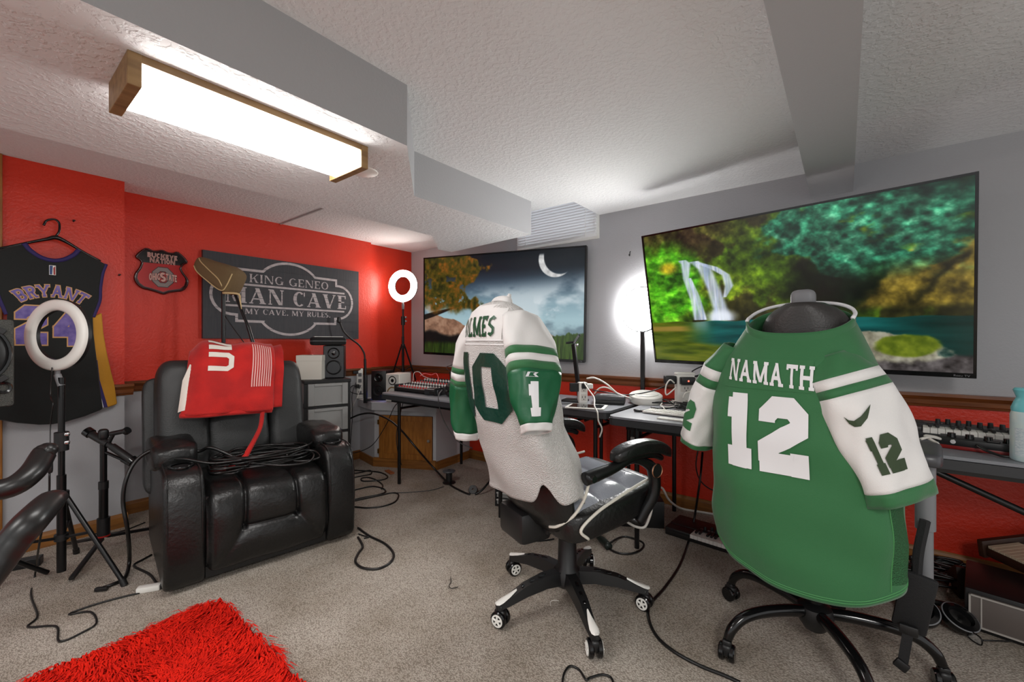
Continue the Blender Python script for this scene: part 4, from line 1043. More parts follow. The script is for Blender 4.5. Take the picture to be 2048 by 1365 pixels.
for tx, x_, k_ in (('OHIO', A0[0], 1), ('TATE', A1[0]-wq, -1)):
    put(tx, x_, A0[1]+(.006 if k_ > 0 else .016), wq, .048, .30, .07, DKR, .0158, 0, 0, .12*k_); put(tx, x_, A0[1]+(.006 if k_ > 0 else .016), wq, .048, .26, .02, SPNK, .0164, 0, 0, .12*k_)
put('S', oc[0]-.017, oc[1]-.032, .034, .066, .30, .05, DKR, .0166); put('S', oc[0]-.017, oc[1]-.032, .034, .066, .26, 0, SPNK, .0172)

# ------------------------------------------------------------------ black jersey on a hanger, yellow garment behind it
YC = .297
JB = mat('jersey_black', rgb(17, 20, 19), .8, bump=(14, .35, 3), sheen=.15); JP = mat('jersey_purple', rgb(44, 30, 92), .7); JY = mat('garment_yellow', rgb(198, 140, 32), .7, bump=(16, .4, 3))
TAN = mat('letter_tan', rgb(206, 158, 104), .6); PUR = mat('letter_purple', rgb(88, 70, 150), .45, vary=(rgb(120, 100, 170), 30))
hg = thing('coat_hanger', 'black plastic coat hanger hooked on the red wall', 'hanger', (-3.546, YC, 1.75))
obj('hook', MB().tube([(.0, -.032, .075), (0, -.02, .105), (0, .01, .118), (0, .028, .10), (0, .028, .055), (0, .016, .025)], .0055, 8), BLACKG, hg, 180)
obj('shoulder_bar', MB().tube([(.0, -.20, -.085), (0, -.16, -.068), (0, -.08, -.028), (0, -.02, .0), (0, .016, .016), (0, .06, -.004), (0, .12, -.045), (0, .20, -.092)], [.006, .007, .007, .009, .013, .009, .007, .006], 8), BLACKG, hg, 180)
obj('bottom_bar', MB().tube([(.0, -.20, -.085), (0, -.1, -.10), (0, 0, -.11), (0, .1, -.105), (0, .20, -.092)], .005, 8), BLACKG, hg, 180)
jk = thing('basketball_jersey', 'black sleeveless jersey with purple number 24 on a hanger', 'jersey', (-3.556, YC, 0))
hf = [(0, 1.628), (.045, 1.640), (.085, 1.672), (.105, 1.706), (.16, 1.678), (.222, 1.640), (.205, 1.586), (.195, 1.50), (.192, 1.42), (.172, 1.345), (.165, 1.318), (.168, 1.22), (.175, 1.14), (.188, 1.0), (.198, .875), (.210, .763), (.13, .730), (.05, .708)]
ol = hf+[(0, .703)]+[(-x, y) for x, y in hf[1:][::-1]]
nJ = frame((0, 0, 0), (0, 1, 0), (0, 0, 1))
obj('body', rprism(ol[::-1], .032, nJ, .012, 3), JB, jk, 60)
jt = lambda x, y: nJ @ Vector((x, y, .033))
obj('collar', MB().tube([jt(x, y)-Vector((.006, 0, 0)) for x, y in ((-.105, 1.708), (-.085, 1.675), (-.045, 1.642), (0, 1.630), (.045, 1.642), (.085, 1.675), (.105, 1.708))], .012, 8), JP, jk, 180)
for k in (-1, 1): obj('armhole_trim', MB().tube([jt(k*x, y)-Vector((.014, 0, 0)) for x, y in ((.222, 1.642), (.207, 1.586), (.197, 1.50), (.194, 1.42), (.174, 1.345), (.166, 1.318))], .010, 8), JP, jk, 180)
def arched(txt, d, T, m, z, nm):
    W_, q = text(txt, T, T*.85, .05, .12, d); q = place(q, W_, -.124, 0, .248, .066); mb = MB()
    for i, r in enumerate(q):
        o2 = []
        for a, b in r:
            ph = a/.20; R = .20+b; o2.append((R*math.sin(ph), 1.415-.17+R*math.cos(ph)-.02))
        mb.prism(o2, z+(i % 7)*4e-5, nJ @ Matrix.Translation((0, 0, .032)))
    return obj(nm, mb, m, jk)
arched('BRYANT', .07, .22, TAN, .001, 'name_outline'); arched('BRYANT', 0, .2, PUR, .0018, 'name_letters')
for d, m, z, nm in ((.035, TAN, .001, 'number_outline'), (0, PUR, .0018, 'number')):
    W_, q = digits('24', .26, d, .16); obj(nm, plate(place(q, W_, -.138, 1.155, .262, .215), nJ @ Matrix.Translation((0, 0, .032)), z), m, jk)
M3 = nJ @ Matrix.Translation((0, 0, .032))
lg = obj('league_patch', plate([[(-.013, 1.548), (.013, 1.548), (.013, 1.602), (-.013, 1.602)]], M3, .0008), WHITEP, jk)
obj('patch_blue', plate([[(-.011, 1.550), (-.001, 1.550), (.001, 1.600), (-.011, 1.600)]], M3, .0012), mat('patch_blue', rgb(40, 66, 120), .5), lg)
obj('patch_red', plate([[(.004, 1.550), (.011, 1.550), (.011, 1.600), (.003, 1.588)]], M3, .0012), mat('patch_red', rgb(160, 44, 44), .5), lg)
yg = thing('yellow_garment', 'yellow garment with purple and white stripe behind the black jersey', 'garment', (-3.559, 0, 0))
yp = [(.430, 1.30), (.459, 1.319), (.502, 1.346), (.509, 1.23), (.523, 1.114), (.545, .98), (.559, .906), (.572, .785), (.527, .768), (.505, .775), (.470, .95), (.455, 1.1)]
obj('cloth', rprism(yp[::-1], .022, nJ, .008, 2), JY, yg, 60)
obj('purple_stripe', plate([[(.470, 1.06), (.482, 1.06), (.492, .94), (.528, .772), (.510, .772), (.482, .93)]], nJ @ Matrix.Translation((0, 0, .0225)), .001), JP, yg)
obj('white_stripe', plate([[(.464, 1.06), (.470, 1.06), (.482, .93), (.510, .772), (.504, .774), (.476, .93)]], nJ @ Matrix.Translation((0, 0, .0225)), .001), NUMW, yg)

# ------------------------------------------------------------------ ring lights and stands
def ring(mbR, c, R, n, w, d, axis):
    """flat rounded ring: profile around a circle"""
    prof = [(R-w, 0), (R-w, d*.6), (R-w*.7, d), (R+w*.7, d), (R+w, d*.6), (R+w, 0)]
    return mbR.lathe(prof, c, 64, axis)
def tripod_part(t, top, hub, spread, angs, r=.012, rc=None):
    obj('pole', MB().cyl((0, 0, .05), (0, 0, hub+.10), r*1.25, n=16).cyl((0, 0, hub+.10), (0, 0, top), r*.9, n=16), BLACKM, t, 60)
    obj('leg_collar', MB().cyl((0, 0, hub-.02), (0, 0, hub+.02), r*2.0, n=18), BLACK, t, 60)
    low = hub*.52
    obj('brace_collar', MB().cyl((0, 0, low-.015), (0, 0, low+.015), r*1.9, n=18), BLACK, t, 60)
    for a in angs:
        d = Vector((math.cos(a), math.sin(a), 0))
        l = obj('leg', MB().cyl(d*r*1.8+Vector((0, 0, hub)), d*spread+Vector((0, 0, .012)), r*.75, n=10), BLACKM, t, 60)
        obj('foot', MB().cyl(d*(spread-.012)+Vector((0, 0, .03)), d*(spread+.004)+Vector((0, 0, 0.0)), r*1.0, n=10), RUBBER, l, 60)
        m_ = d*(r*1.8+(spread-r*1.8)*.42)+Vector((0, 0, hub*.58+.005))
        obj('brace', MB().cyl(d*r*1.6+Vector((0, 0, low)), m_, r*.5, n=8), BLACKM, t, 60)
        obj('rivet', MB().lathe([(0, .003), (.004, .002), (.005, 0)], m_+Vector((.0, 0, .004)), 10, (CA*0+SA, -CA, 0)), CHROME, l)
def ring_light(label, base, zr, R, w, face, hub, spread, angs, lit, r=.012, offs=(0, 0)):
    t = thing('ring_light', label, 'ring light', base)
    tripod_part(t, zr-R-.06-base[2], hub, spread, angs, r)
    c = Vector((offs[0], offs[1], zr-base[2])); f = Vector(face).normalized()
    if lit is None:
        rm = WHITEP
    else: rm = lit
    rg = obj('ring', MB().lathe([(R-w, 0), (R-w, .012), (R-w*.6, .02), (R+w*.6, .02), (R+w, .012), (R+w, 0)], c, 64, f), rm, t, 180)
    obj('ring_back', MB().lathe([(R-w, 0), (R-w, -.016), (R+w, -.016), (R+w, 0)], c, 64, f), BLACK, rg, 60)
    obj('swivel', MB().cyl((offs[0], offs[1], zr-base[2]-R-w-.03), (offs[0], offs[1], zr-base[2]-R-w+.01), .010).cyl((0, 0, zr-base[2]-R-w-.075), (offs[0], offs[1], zr-base[2]-R-w-.02), .014), GREYP, t, 50)
    obj('clamp_knob', MB().pillow((.022, .016, hub+.26), (.022, .022, .02), .6).pillow((.022, .016, hub+.30), (.022, .022, .02), .6), CHROME, t, 60)
    obj('clamp', MB().cyl((0, 0, hub+.22), (0, 0, hub+.31), r*1.9, n=18), BLACK, t, 50)
    return t
B = zp(124, 1150)
UR = ring_light('unlit white ring light on a black tripod before the black jersey', (-3.014, .284, 0), 1.204, .147, .026, (.515, -.854, .03), .42, .34, [math.radians(a) for a in (32, 165, 285)], None, .014, (-.016, -.012))
p = dp(100, 925, 2.0)-Vector((-3.014, .284, 0))
obj('inline_switch', MB().pillow(p, (.026, .02, .10), .4, None, 16, 10), BLACK, UR, 60)
WARM = mat('ring_lit_warm', (1, .93, .86, 1), .5, emit=26.)
LR = dp(806, 572, 4.45)
L1 = ring_light('glowing ring light on a tripod in the corner beside the moon television', (LR.x, LR.y, .602), LR.z, .132, .034, (.35, -.93, 0), .52, .20, [math.radians(a) for a in (200, 320, 80)], WARM, .011)
WHT = mat('panel_lit_white', (1, .99, .97, 1), .5, emit=70.)
PR = dp(1284, 619, 3.125)
L2 = thing('disc_light', 'round lit disc light on a straight black pole between the televisions', 'ring light', (PR.x, PR.y, .742))
cz = PR.z-.742; f = Vector((-.12, -1, 0)).normalized()
obj('rim', MB().lathe([(.160, -.012), (.167, -.008), (.168, .008), (.160, .012)], (0, 0, cz), 64, f), mat('rim_grey', rgb(110, 110, 112), .4), L2, 60)
obj('panel', MB().lathe([(0, .034), (.07, .031), (.12, .022), (.160, .009), (.160, -.009), (.12, -.022), (.07, -.031), (0, -.034)], (0, 0, cz), 64, f), WHT, L2, 60)
obj('pole', MB().box((0.008, -.006, (cz-.165)/2), (.030, .022, cz-.165), None, .003), BLACKM, L2)
obj('neck', MB().box((0.0, 0, cz-.175), (.024, .02, .05), None, .004), GREYP, L2)
obj('base', MB().lathe([(0, .012), (.07, .012), (.075, .004), (.075, 0), (0, 0)], (0, 0, 0), 32), BLACK, L2, 40)

# tablet holder on a floor stand, left of the recliner
B = zp(207, 1108)
ts = thing('tablet_stand', 'black floor stand with an empty tablet clamp beside the recliner', 'stand', (B.x, B.y, 0))
Rr = Vector((CA, SA, 0))
zt = .70
obj('pole', MB().cyl((0, 0, .10), (0, 0, .38), .020).cyl((0, 0, .38), (0, 0, zt-.06), .0155), BLACKM, ts, 60)
obj('lock_collar', MB().cyl((0, 0, .10), (0, 0, .20), .028), BLACK, ts, 60); obj('lock_collar', MB().cyl((0, 0, .36), (0, 0, .40), .022), BLACK, ts, 60)
obj('red_band', MB().cyl((0, 0, .098), (0, 0, .106), .0285), mat('red_plastic', rgb(170, 30, 20), .4), ts)
for a in (205, 330, 116):
    d = Vector((math.cos(math.radians(a)), math.sin(math.radians(a)), 0))
    obj('leg', MB().box(tuple(d*.16+Vector((0, 0, .055))), (.30, .022, .016), Matrix.Rotation(math.radians(a), 4, 'Z') @ Matrix.Rotation(math.radians(14), 4, 'Y'), .004), BLACK, ts, 40)
obj('head', MB().pillow((0, 0, zt-.04), (.045, .045, .06), .6), BLACK, ts, 60)
q = lambda px, py: dp(px, py, B.y*CA-B.x*SA)-B
obj('clamp_bar', MB().cyl(q(178, 866), q(216, 888), .020).cyl(q(224, 893), q(266, 922), .019).cyl(q(215, 888), q(226, 895), .014), BLACK, ts, 50)
obj('clamp_jaw', MB().cyl(q(173, 862), q(182, 868), .026), BLACKG, ts, 50); obj('clamp_jaw', MB().cyl(q(262, 919), q(268, 924), .025), BLACKG, ts, 50)
obj('side_arm', MB().cyl(q(216, 888), q(228, 866), .010).cyl(q(222, 868), q(250, 862), .013).cyl(q(250, 864), q(256, 860), .020), BLACK, ts, 50)
obj('lower_arm', MB().cyl(q(212, 905), q(246, 920), .008).cyl(q(244, 920), q(262, 930), .010), BLACKM, ts, 50)

# loudspeaker on a stand at the left edge
c = dp(29, 725, 1.9); n_ = Vector((.99, .06, 0)).normalized(); r_ = Vector((-n_.y, n_.x, 0))
pa = thing('loudspeaker', 'black stage loudspeaker cabinet on a stand, cut by the left edge', 'speaker', (c.x, c.y, .885), math.atan2(r_.y, r_.x))
SPK = mat('speckled_carpet_black', rgb(52, 53, 51), .8, bump=(300, .5, 2), vary=(rgb(84, 85, 80), 260))
obj('cabinet', MB().b2((-.34, .0, 0), (0, .22, .385), .012), SPK, pa, 40)
obj('grille', MB().lathe([(0, .022), (.06, .02), (.11, .012), (.135, .004), (.14, 0)], (-.155, -.002, .235), 36, (0, -1, 0)), BLACK, pa, 60)
obj('grille_rim', MB().lathe([(.135, .0), (.138, .012), (.146, .012), (.150, 0)], (-.155, -.002, .235), 36, (0, -1, 0)), BLACKG, pa, 60)
for x, z in ((-.04, .335), (-.035, .125)): obj('grille_clamp', MB().box((x, -.008, z), (.03, .016, .024), Matrix.Rotation(.6 if z > .2 else -.6, 4, 'Y'), .003), BLACK, pa)
obj('port', MB().lathe([(.012, -.03), (.016, .006), (.024, .008), (.027, 0)], (-.032, -.002, .085), 24, (0, -1, 0)), BLACKG, pa, 60)
obj('input_plate', MB().b2((-.20, -.006, .02), (-.045, 0, .075), .002), BLACK, pa)
obj('stand_pole', MB().cyl((-.17, .11, -.885), (-.17, .11, 0), .018), BLACKM, pa, 60)
for a in (20, 140, 260): obj('stand_leg', MB().cyl((-.17, .11, -.55), (-.17+.32*math.cos(math.radians(a)), .11+.32*math.sin(math.radians(a)), -.87), .011), BLACKM, pa, 60)

# armchair at the left edge: only its arms reach into the picture
ac = thing('office_chair', 'black office chair at the left edge, only its glossy arms visible', 'chair', (0, 0, 0))
def arm_(pts, rr, nm='armrest'):
    mb = MB(); mb.tube(pts, rr, 18, 6); k = len(mb.v)
    return obj(nm, mb, mat('glossy_arm', rgb(26, 26, 26), .33), ac, 180)
a1 = [zp(106, 898, .76), zp(90, 905, .745), zp(64, 945, .69), zp(20, 975, .655), zp(-50, 985, .65), zp(-150, 1000, .66)]
arm_(a1, [.018, .036, .038, .036, .036, .03])
a2 = [zp(124, 992, .66), zp(100, 1005, .655), zp(60, 1045, .625), zp(25, 1085, .58), zp(-15, 1140, .52), zp(-90, 1240, .44)]
arm_(a2, [.020, .038, .042, .042, .040, .035])
sc = (a1[-1]+a2[-1])/2-Vector((CA, SA, 0))*.55-Vector((-SA, CA, 0))*.25; sc.z = 0
obj('seat', MB().pillow((sc.x+.05, sc.y-.05, .46), (.5, .5, .12), .35), LEATH, ac, 180)
obj('pedestal', MB().cyl((sc.x+.05, sc.y-.05, .06), (sc.x+.05, sc.y-.05, .42), .03), BLACK, ac, 60)
for k in range(5):
    a = math.radians(20+72*k); c_ = Vector((sc.x+.05, sc.y-.05, 0)); d = Vector((math.cos(a), math.sin(a), 0))
    obj('leg', MB().box(tuple(c_+d*.15+Vector((0, 0, .06))), (.30, .05, .03), a, .006), BLACK, ac)
    obj('wheel', MB().lathe([(0, -.02), (.025, -.02), (.025, .02), (0, .02)], c_+d*.29+Vector((0, 0, .025)), 16, (-d.y, d.x, 0)), BLACK, ac, 40)
p0, p1 = zp(-30, 1150), zp(84, 1128)
obj('floor_bar', MB().box((p0+p1)/2+Vector((0, 0, .022)), ((p1-p0).length, .05, .044), math.atan2((p1-p0).y, (p1-p0).x), .004), BLACK, label='flat black bar lying on the carpet under the glossy chair arms', cat='bar')

# boom stand with a cloth hood, behind the recliner
D3 = 3.1
b0 = dp(447, 690, D3); bs = thing('boom_stand', 'black boom stand behind the recliner', 'stand', (b0.x, b0.y, 0))
bs['label'] = 'black boom stand rising behind the recliner'
tp = dp(449, 572, D3)-Vector((b0.x, b0.y, 0))
obj('upright', MB().cyl((0, 0, .03), (0, 0, tp.z-.02), .013), BLACKM, bs, 60)
obj('boom', MB().cyl(dp(462, 568, D3-.02)-bs.location, dp(497, 655, D3-.04)-bs.location, .010).cyl(dp(496, 652, D3-.04)-bs.location, dp(514, 712, D3-.05)-bs.location, .0125), BLACKM, bs, 60)
obj('clutch', MB().pillow(tp+Vector((.0, 0, -.01)), (.05, .05, .045), .5).cyl(dp(441, 573, D3-.03)-bs.location, dp(464, 590, D3-.03)-bs.location, .006), BLACK, bs, 60)
obj('hanging_cord', MB().tube([dp(450, 632, D3-.01)-bs.location, dp(468, 658, D3-.01)-bs.location, dp(492, 690, D3-.02)-bs.location, dp(520, 722, D3-.03)-bs.location], .0035, 6), CABLE, bs, 180)
for a in (70, 190, 310):
    d = Vector((math.cos(math.radians(a)), math.sin(math.radians(a)), 0)); obj('leg', MB().cyl((0, 0, .22), d*.17+Vector((0, 0, .01)), .008), BLACKM, bs, 60)
KH = mat('khaki_cloth', rgb(116, 96, 66), .9, bump=(30, .4, 4)); PIP = mat('cream_piping', rgb(214, 190, 140), .7)
hc = dp(437, 547, D3-.03); hd = thing('cloth_hood', 'brown cloth hood with cream piping on the boom stand', 'hood', hc)
ux = (dp(480, 566, D3-.03)-dp(396, 528, D3-.03)).normalized(); uz = Vector((0, 0, 1)); fh = frame((0, 0, 0), ux, ux.cross(Vector((SA, -CA, 0)))*-1)
# frame axes: x along the hood, y upward, z toward the viewer
def hoodv(v):
    t = v.x/.16; return Vector((v.x, v.y*(.84+.16*t)-.035*(1-abs(t))*0+.012*math.sin(v.x*30)*.4-(.02*t if v.y < 0 else 0), v.z*(.8+.2*t)))
mb = MB().pillow((0, 0, 0), (.335, .195, .20), .48, None, 32, 20, hoodv); mb.v = [tuple(fh @ Vector(v)) for v in mb.v]
obj('cloth', mb, KH, hd, 180)
def pp_(L): return [fh @ Vector((x, y*(.84+x)-(.125*x if y < 0 else 0), .1*max(.02, 1-abs(x/.168)**4.2-abs(y/.098)**4.2)**.24*(.8+.2*x/.16)+.003)) for x, y, z in L]
obj('piping', MB().tube(pp_([(-.135, .070, .06), (-.10, .045, .088), (-.02, .01, .104), (.07, -.012, .108), (.11, -.035, .108), (.135, -.085, .085)]), .004, 6), PIP, hd, 180)
obj('piping', MB().tube(pp_([(-.145, -.045, .07), (-.10, -.075, .075), (0, -.084, .07), (.08, -.085, .065), (.130, -.07, .07), (.145, -.02, .085), (.145, .05, .06)]), .004, 6), PIP, hd, 180)
obj('drawstring', MB().tube([fh @ Vector((.14, -.10, .08)), dp(476, 588, D3-.12)-hc, dp(480, 600, D3-.1)-hc, dp(483, 618, D3-.1)-hc], [.008, .008, .006, .003], 6), PIP, hd, 180)

# ------------------------------------------------------------------ plastic drawer cart and what stands on it
A = Vector((-3.34, 1.641, 0)); Bc = Vector((-3.259, 1.952, 0)); rx = (Bc-A).normalized(); rzc = math.atan2(rx.y, rx.x); Wc = .33
ct = thing('drawer_cart', 'black framed plastic drawer cart with frosted drawers behind the recliner', 'drawer unit', (A.x, A.y, 0), rzc)
for z in (.02, .22, .425, .635): obj('shelf_frame', MB().b2((-.01, .0, z), (Wc+.01, .36, z+.018), .003), BLACK, ct)
obj('top', MB().b2((-.015, -.012, .835), (Wc+.015, .37, .862), .004), BLACK, ct)
for x, y in ((0, .01), (Wc, .01), (0, .35), (Wc, .35)): obj('post', MB().b2((x-.012, y-.01, 0), (x+.012, y+.01, .838)), BLACK, ct)
for z0, z1 in ((.04, .218), (.242, .423), (.447, .632), (.657, .832)):
    dr = obj('drawer', MB().b2((.014, .0, z0), (Wc-.012, .004, z1)).b2((.014, .004, z0), (.018, .33, z1)).b2((Wc-.016, .004, z0), (Wc-.012, .33, z1)).b2((.014, .004, z0), (Wc-.012, .33, z0+.004)), TRANSL, ct)
    mb = MB(); x0, x1 = .014, Wc-.012
    mb.b2((x0, -.014, z0), (x0+.045, 0, z1), .003).b2((x1-.045, -.014, z0), (x1, 0, z1), .003).b2((x0+.045, -.014, z1-.022), (x1-.045, 0, z1), .003).b2((x0+.045, -.010, z0), (x1-.045, 0, z0+.014), .003)
    obj('drawer_front', mb, mat('frosted_rim', rgb(170, 170, 168), .35, alpha=.8), dr)
    obj('contents', MB().pillow(((x0+x1)/2, .16, (z0+z1)/2-.02), (.22, .22, (z1-z0)*.55), .6), mat('dim_contents', rgb(92, 84, 80), .8, vary=(rgb(130, 110, 100), 20)), dr, 180)
def monitor(label, loc, rz, w, h, d, body, cone, front=None, tweeter=True, grp=None, nm='studio_monitor'):
    t = thing(nm, label, 'speaker', loc, rz, grp)
    obj('cabinet', MB().b2((-w/2, 0, 0), (w/2, d, h), .008), body, t, 40)
    if front: obj('front_panel', MB().b2((-w/2+.006, -.004, .006), (w/2-.006, 0, h-.006), .002), front, t)
    r = w*.36
    wf = obj('woofer', MB().lathe([(0, -.012), (r*.25, -.010), (r*.3, -.016), (r*.8, -.002), (r*.92, .006), (r, .004), (r*1.04, 0)], (0, -.004, h*.33), 32, (0, -1, 0)), cone, t, 60)
    obj('dust_cap', MB().lathe([(0, .0), (r*.2, -.004), (r*.3, -.014)], (0, -.004, h*.33), 24, (0, -1, 0)), BLACKG if cone is BLACK else cone, wf, 60)
    if tweeter: obj('tweeter', MB().lathe([(0, .002), (r*.3, 0), (r*.5, -.004), (r*.75, .004), (r*.8, 0)], (0, -.004, h*.76), 28, (0, -1, 0)), BLACKG, t, 60)
    return t
def toward(p): return math.atan2(p.x, -p.y)*1.0
mz = .863
p = ct.matrix_world
def oncart(x, y): c_, s_ = math.cos(rzc), math.sin(rzc); return Vector((A.x+c_*x-s_*y, A.y+s_*x+c_*y, mz))
L = oncart(.235, .10)
sm = monitor('black studio speaker on the drawer cart under a black case', L, rzc-.35, .165, .275, .20, BLACK, BLACK, mat('charcoal_panel', rgb(44, 46, 50), .4), True)
obj('port', MB().lathe([(0, -.01), (.012, -.01), (.014, .002)], (-.062, -.004, .155), 16, (0, -1, 0)), BLACKG, sm, 60)
obj('port', MB().lathe([(0, -.01), (.012, -.01), (.014, .002)], (.062, -.004, .155), 16, (0, -1, 0)), BLACKG, sm, 60)
L = oncart(.035, .06)
wb = thing('white_box', 'plain white box on the drawer cart beside the speaker', 'box', L, rzc-.45)
obj('carton', MB().b2((-.095, 0, 0), (.095, .17, .195), .003), mat('white_carton', rgb(222, 219, 208), .6), wb)
obj('lid_edge', MB().b2((-.097, -.002, .15), (.097, .172, .197), .003), MATS['white_carton'], wb)
L = oncart(.20, .13); L.z = mz+.276
bc2 = thing('equipment_case', 'flat black zip case lying on the studio speaker', 'case', L, rzc-.2)
obj('shell', MB().pillow((0, .05, .035), (.28, .20, .07), .28, None, 28, 12), mat('case_fabric', rgb(16, 16, 17), .8, bump=(200, .3, 2)), bc2, 180)
obj('zip', MB().tube([(-.139, -.03, .035), (-.10, -.049, .036), (0, -.0502, .036), (.10, -.049, .036), (.139, -.03, .035)], .003, 6), GREYP, bc2, 180)
obj('paper', MB().box((0, .05, .072), (.22, .15, .004), .05), WHITEP, bc2)
# gooseneck clamped to the cabinet
g0 = dp(730, 775, 3.95)
gn = thing('gooseneck_holder', 'black gooseneck microphone holder rising before the plank sign', 'stand', (g0.x, g0.y, .45))
w0 = Vector((g0.x, g0.y, .45)); gp = lambda px, py, d=3.95: dp(px, py, d)-w0
obj('clamp', MB().box(gp(731, 775)+Vector((0, 0, -.015)), (.030, .030, .26), .6, .004).box(gp(737, 800), (.05, .04, .02), .6, .003), BLACK, gn, 40)
obj('post', MB().cyl(gp(731, 780), gp(730, 718), .012), BLACKM, gn, 60)
obj('flexible_neck', MB().tube([gp(730, 720), gp(728, 706), gp(718, 690), gp(700, 676), gp(687, 662), gp(680, 645)], .008, 8), RUBBER, gn, 180)
obj('mount', MB().pillow(gp(678, 640), (.03, .03, .055), .5), BLACK, gn, 60)

# speakers on the corner cabinet
p = dp(757, 797, 4.12); p.z = .602
s_ = monitor('black studio speaker with a blue light on the corner cabinet', p, -.05+.62, .15, .285, .20, BLACK, BLACK)
obj('blue_led', MB().lathe([(0, .004), (.008, .003), (.009, 0)], (.045, -.002, .04), 14, (0, -1, 0)), mat('blue_led', (.05, .12, 1, 1), .4, emit=14.), s_)
p = dp(785, 797, 4.0); p.z = .602
s_ = monitor('white studio speaker with a brass coloured cone on the corner cabinet', p, .35, .15, .265, .20, mat('white_speaker', rgb(226, 222, 214), .4), mat('brass_cone', rgb(150, 118, 66), .35, metal=.5), mat('white_panel', rgb(206, 204, 198), .4))
st = thing('power_strip', 'white power strip standing beside the blue lit speaker', 'power strip', dp(719, 745, 4.25)*1.0, 1.2)
st.location.z = .602
obj('case', MB().b2((-.03, -.02, 0), (.03, .02, .30), .006), WHITEP, st, 40)
for k in range(4): obj('socket', MB().b2((-.016, -.023, .04+k*.06), (.016, -.02, .075+k*.06), .002), GREYP, st)
obj('plug', MB().b2((-.05, -.055, .11), (-.01, -.02, .145), .005), BLACK, st); obj('plug', MB().b2((-.07, -.05, .25), (-.02, -.015, .28), .005), BLACK, st)
# ------------------------------------------------------------------ folding tables along the red wall
ZT = .742
def folding_table(label, x0, x1, y0, y1, rz=0., inset=.16):
    c = ((x0+x1)/2, (y0+y1)/2, 0); t = thing('folding_table', label, 'table', c, rz, 'folding tables along the red wall'); w, d = (x1-x0)/2, (y1-y0)/2
    rr = .05
    def ro(w, d, n=5):
        P = []
        for sx, sy, a in ((1, 1, 0), (-1, 1, 90), (-1, -1, 180), (1, -1, 270)):
            for k in range(n+1):
                b = math.radians(a+90*k/n); P.append((sx*(w-rr)+rr*math.cos(b), sy*(d-rr)+rr*math.sin(b)))
        return P
    obj('table_top', MB().prism(ro(w-.004, d-.004), .012, Matrix.Translation((0, 0, ZT-.012))), TABLE, t)
    obj('rim', MB().prism(ro(w, d), .036, Matrix.Translation((0, 0, ZT-.050))), mat('table_rim', rgb(46, 47, 50), .5), t)
    for sx in (-1, 1):
        X = sx*(w-inset)
        for sy in (-1, 1): obj('leg', MB().cyl((X, sy*(d-.06), 0), (X, sy*(d-.06), ZT-.05), .0135), BLACKM, t, 60)
        obj('leg_crossbar', MB().cyl((X, -(d-.06), .62), (X, d-.06, .62), .010), BLACKM, t, 60)
        obj('brace', MB().cyl((X, -.0, .60), (X-sx*min(.40, w*.8), 0, ZT-.055), .009), BLACKM, t, 60) if inset < .3 else obj('brace', MB().cyl((X, -(d-.06), .46), (X+sx*.50, -(d-.06), ZT-.055), .012), BLACKM, t, 60)
    for sy in (-1, 1): obj('side_rail', MB().b2((-w+.1, sy*(d-.06)-.012, ZT-.075), (w-.1, sy*(d-.06)+.012, ZT-.05)), BLACKM, t)
    return t
folding_table('grey folding table in the corner carrying the mixer', -3.08, -1.62, 2.13, 2.97, 0, .19)
folding_table('grey folding table behind the white jersey chair', -1.60, -1.14, 2.42, 3.07, 0, .12)
folding_table('grey folding table between the two jersey chairs', -1.09, .12, 2.28, 3.07)
folding_table('grey folding table at the right edge carrying the piano keyboard', .15, 1.45, 2.27, 3.06, 0, .58)

# ------------------------------------------------------------------ on the corner table
mxr = thing('mixer', 'audio mixing desk with rows of red and white knobs', 'mixer', (-2.80, 2.46, ZT), -.03)
obj('chassis', MB().add([(-.26, -.19, .012), (.26, -.19, .012), (.26, .19, .012), (-.26, .19, .012), (-.26, -.19, .035), (.26, -.19, .035), (.26, .19, .085), (-.26, .19, .085)], [(0, 3, 2, 1), (4, 5, 6, 7), (0, 1, 5, 4), (1, 2, 6, 5), (2, 3, 7, 6), (3, 0, 4, 7)]), BLACK, mxr)
obj('faceplate', MB().add([(-.25, -.18, .0375), (.25, -.18, .0375), (.25, .18, .086), (-.25, .18, .086)], [(0, 1, 2, 3)]), mat('mixer_plate', rgb(96, 96, 98), .5), mxr)
for m, rows, nm in ((mat('knob_red', rgb(190, 40, 40), .4), (0, 4), 'red_knobs'), (mat('knob_white', rgb(214, 210, 206), .4), (1, 3, 6), 'white_knobs'), (BLACK, (2, 5, 7), 'black_knobs')):
    mb = MB()
    for r in rows:
        y = -.16+r*.046
        for k in range(14):
            x = -.235+k*.036; z = .037+(y+.18)*.134; mb.cyl((x, y, z), (x, y, z+.014), .0075, .006, 8)
    obj(nm, mb, m, mxr, kind='stuff')
obj('side_cheek', MB().b2((-.272, -.19, .0), (-.26, .19, .06), .003), BLACK, mxr); obj('side_cheek', MB().b2((.26, -.19, .0), (.272, .19, .06), .003), BLACK, mxr)
p = zp(868, 790, ZT); bx_ = thing('card_reader', 'small black box at the front edge of the corner table', 'box', (p.x, p.y, ZT), .2)
obj('case', MB().b2((-.07, -.04, .002), (.07, .05, .05), .01), mat('dark_case', rgb(40, 42, 46), .35), bx_, 40); obj('top_ridge', MB().b2((-.05, -.02, .05), (.05, .035, .056), .002), BLACK, bx_)
p = zp(910, 788, ZT); kb = thing('computer_keyboard', 'black computer keyboard beside the mixer on the corner table', 'keyboard', (p.x-.02, p.y+.06, ZT), -.03)
obj('case', MB().b2((-.20, -.06, .0), (.20, .07, .014), .004), BLACK, kb)
k0 = None
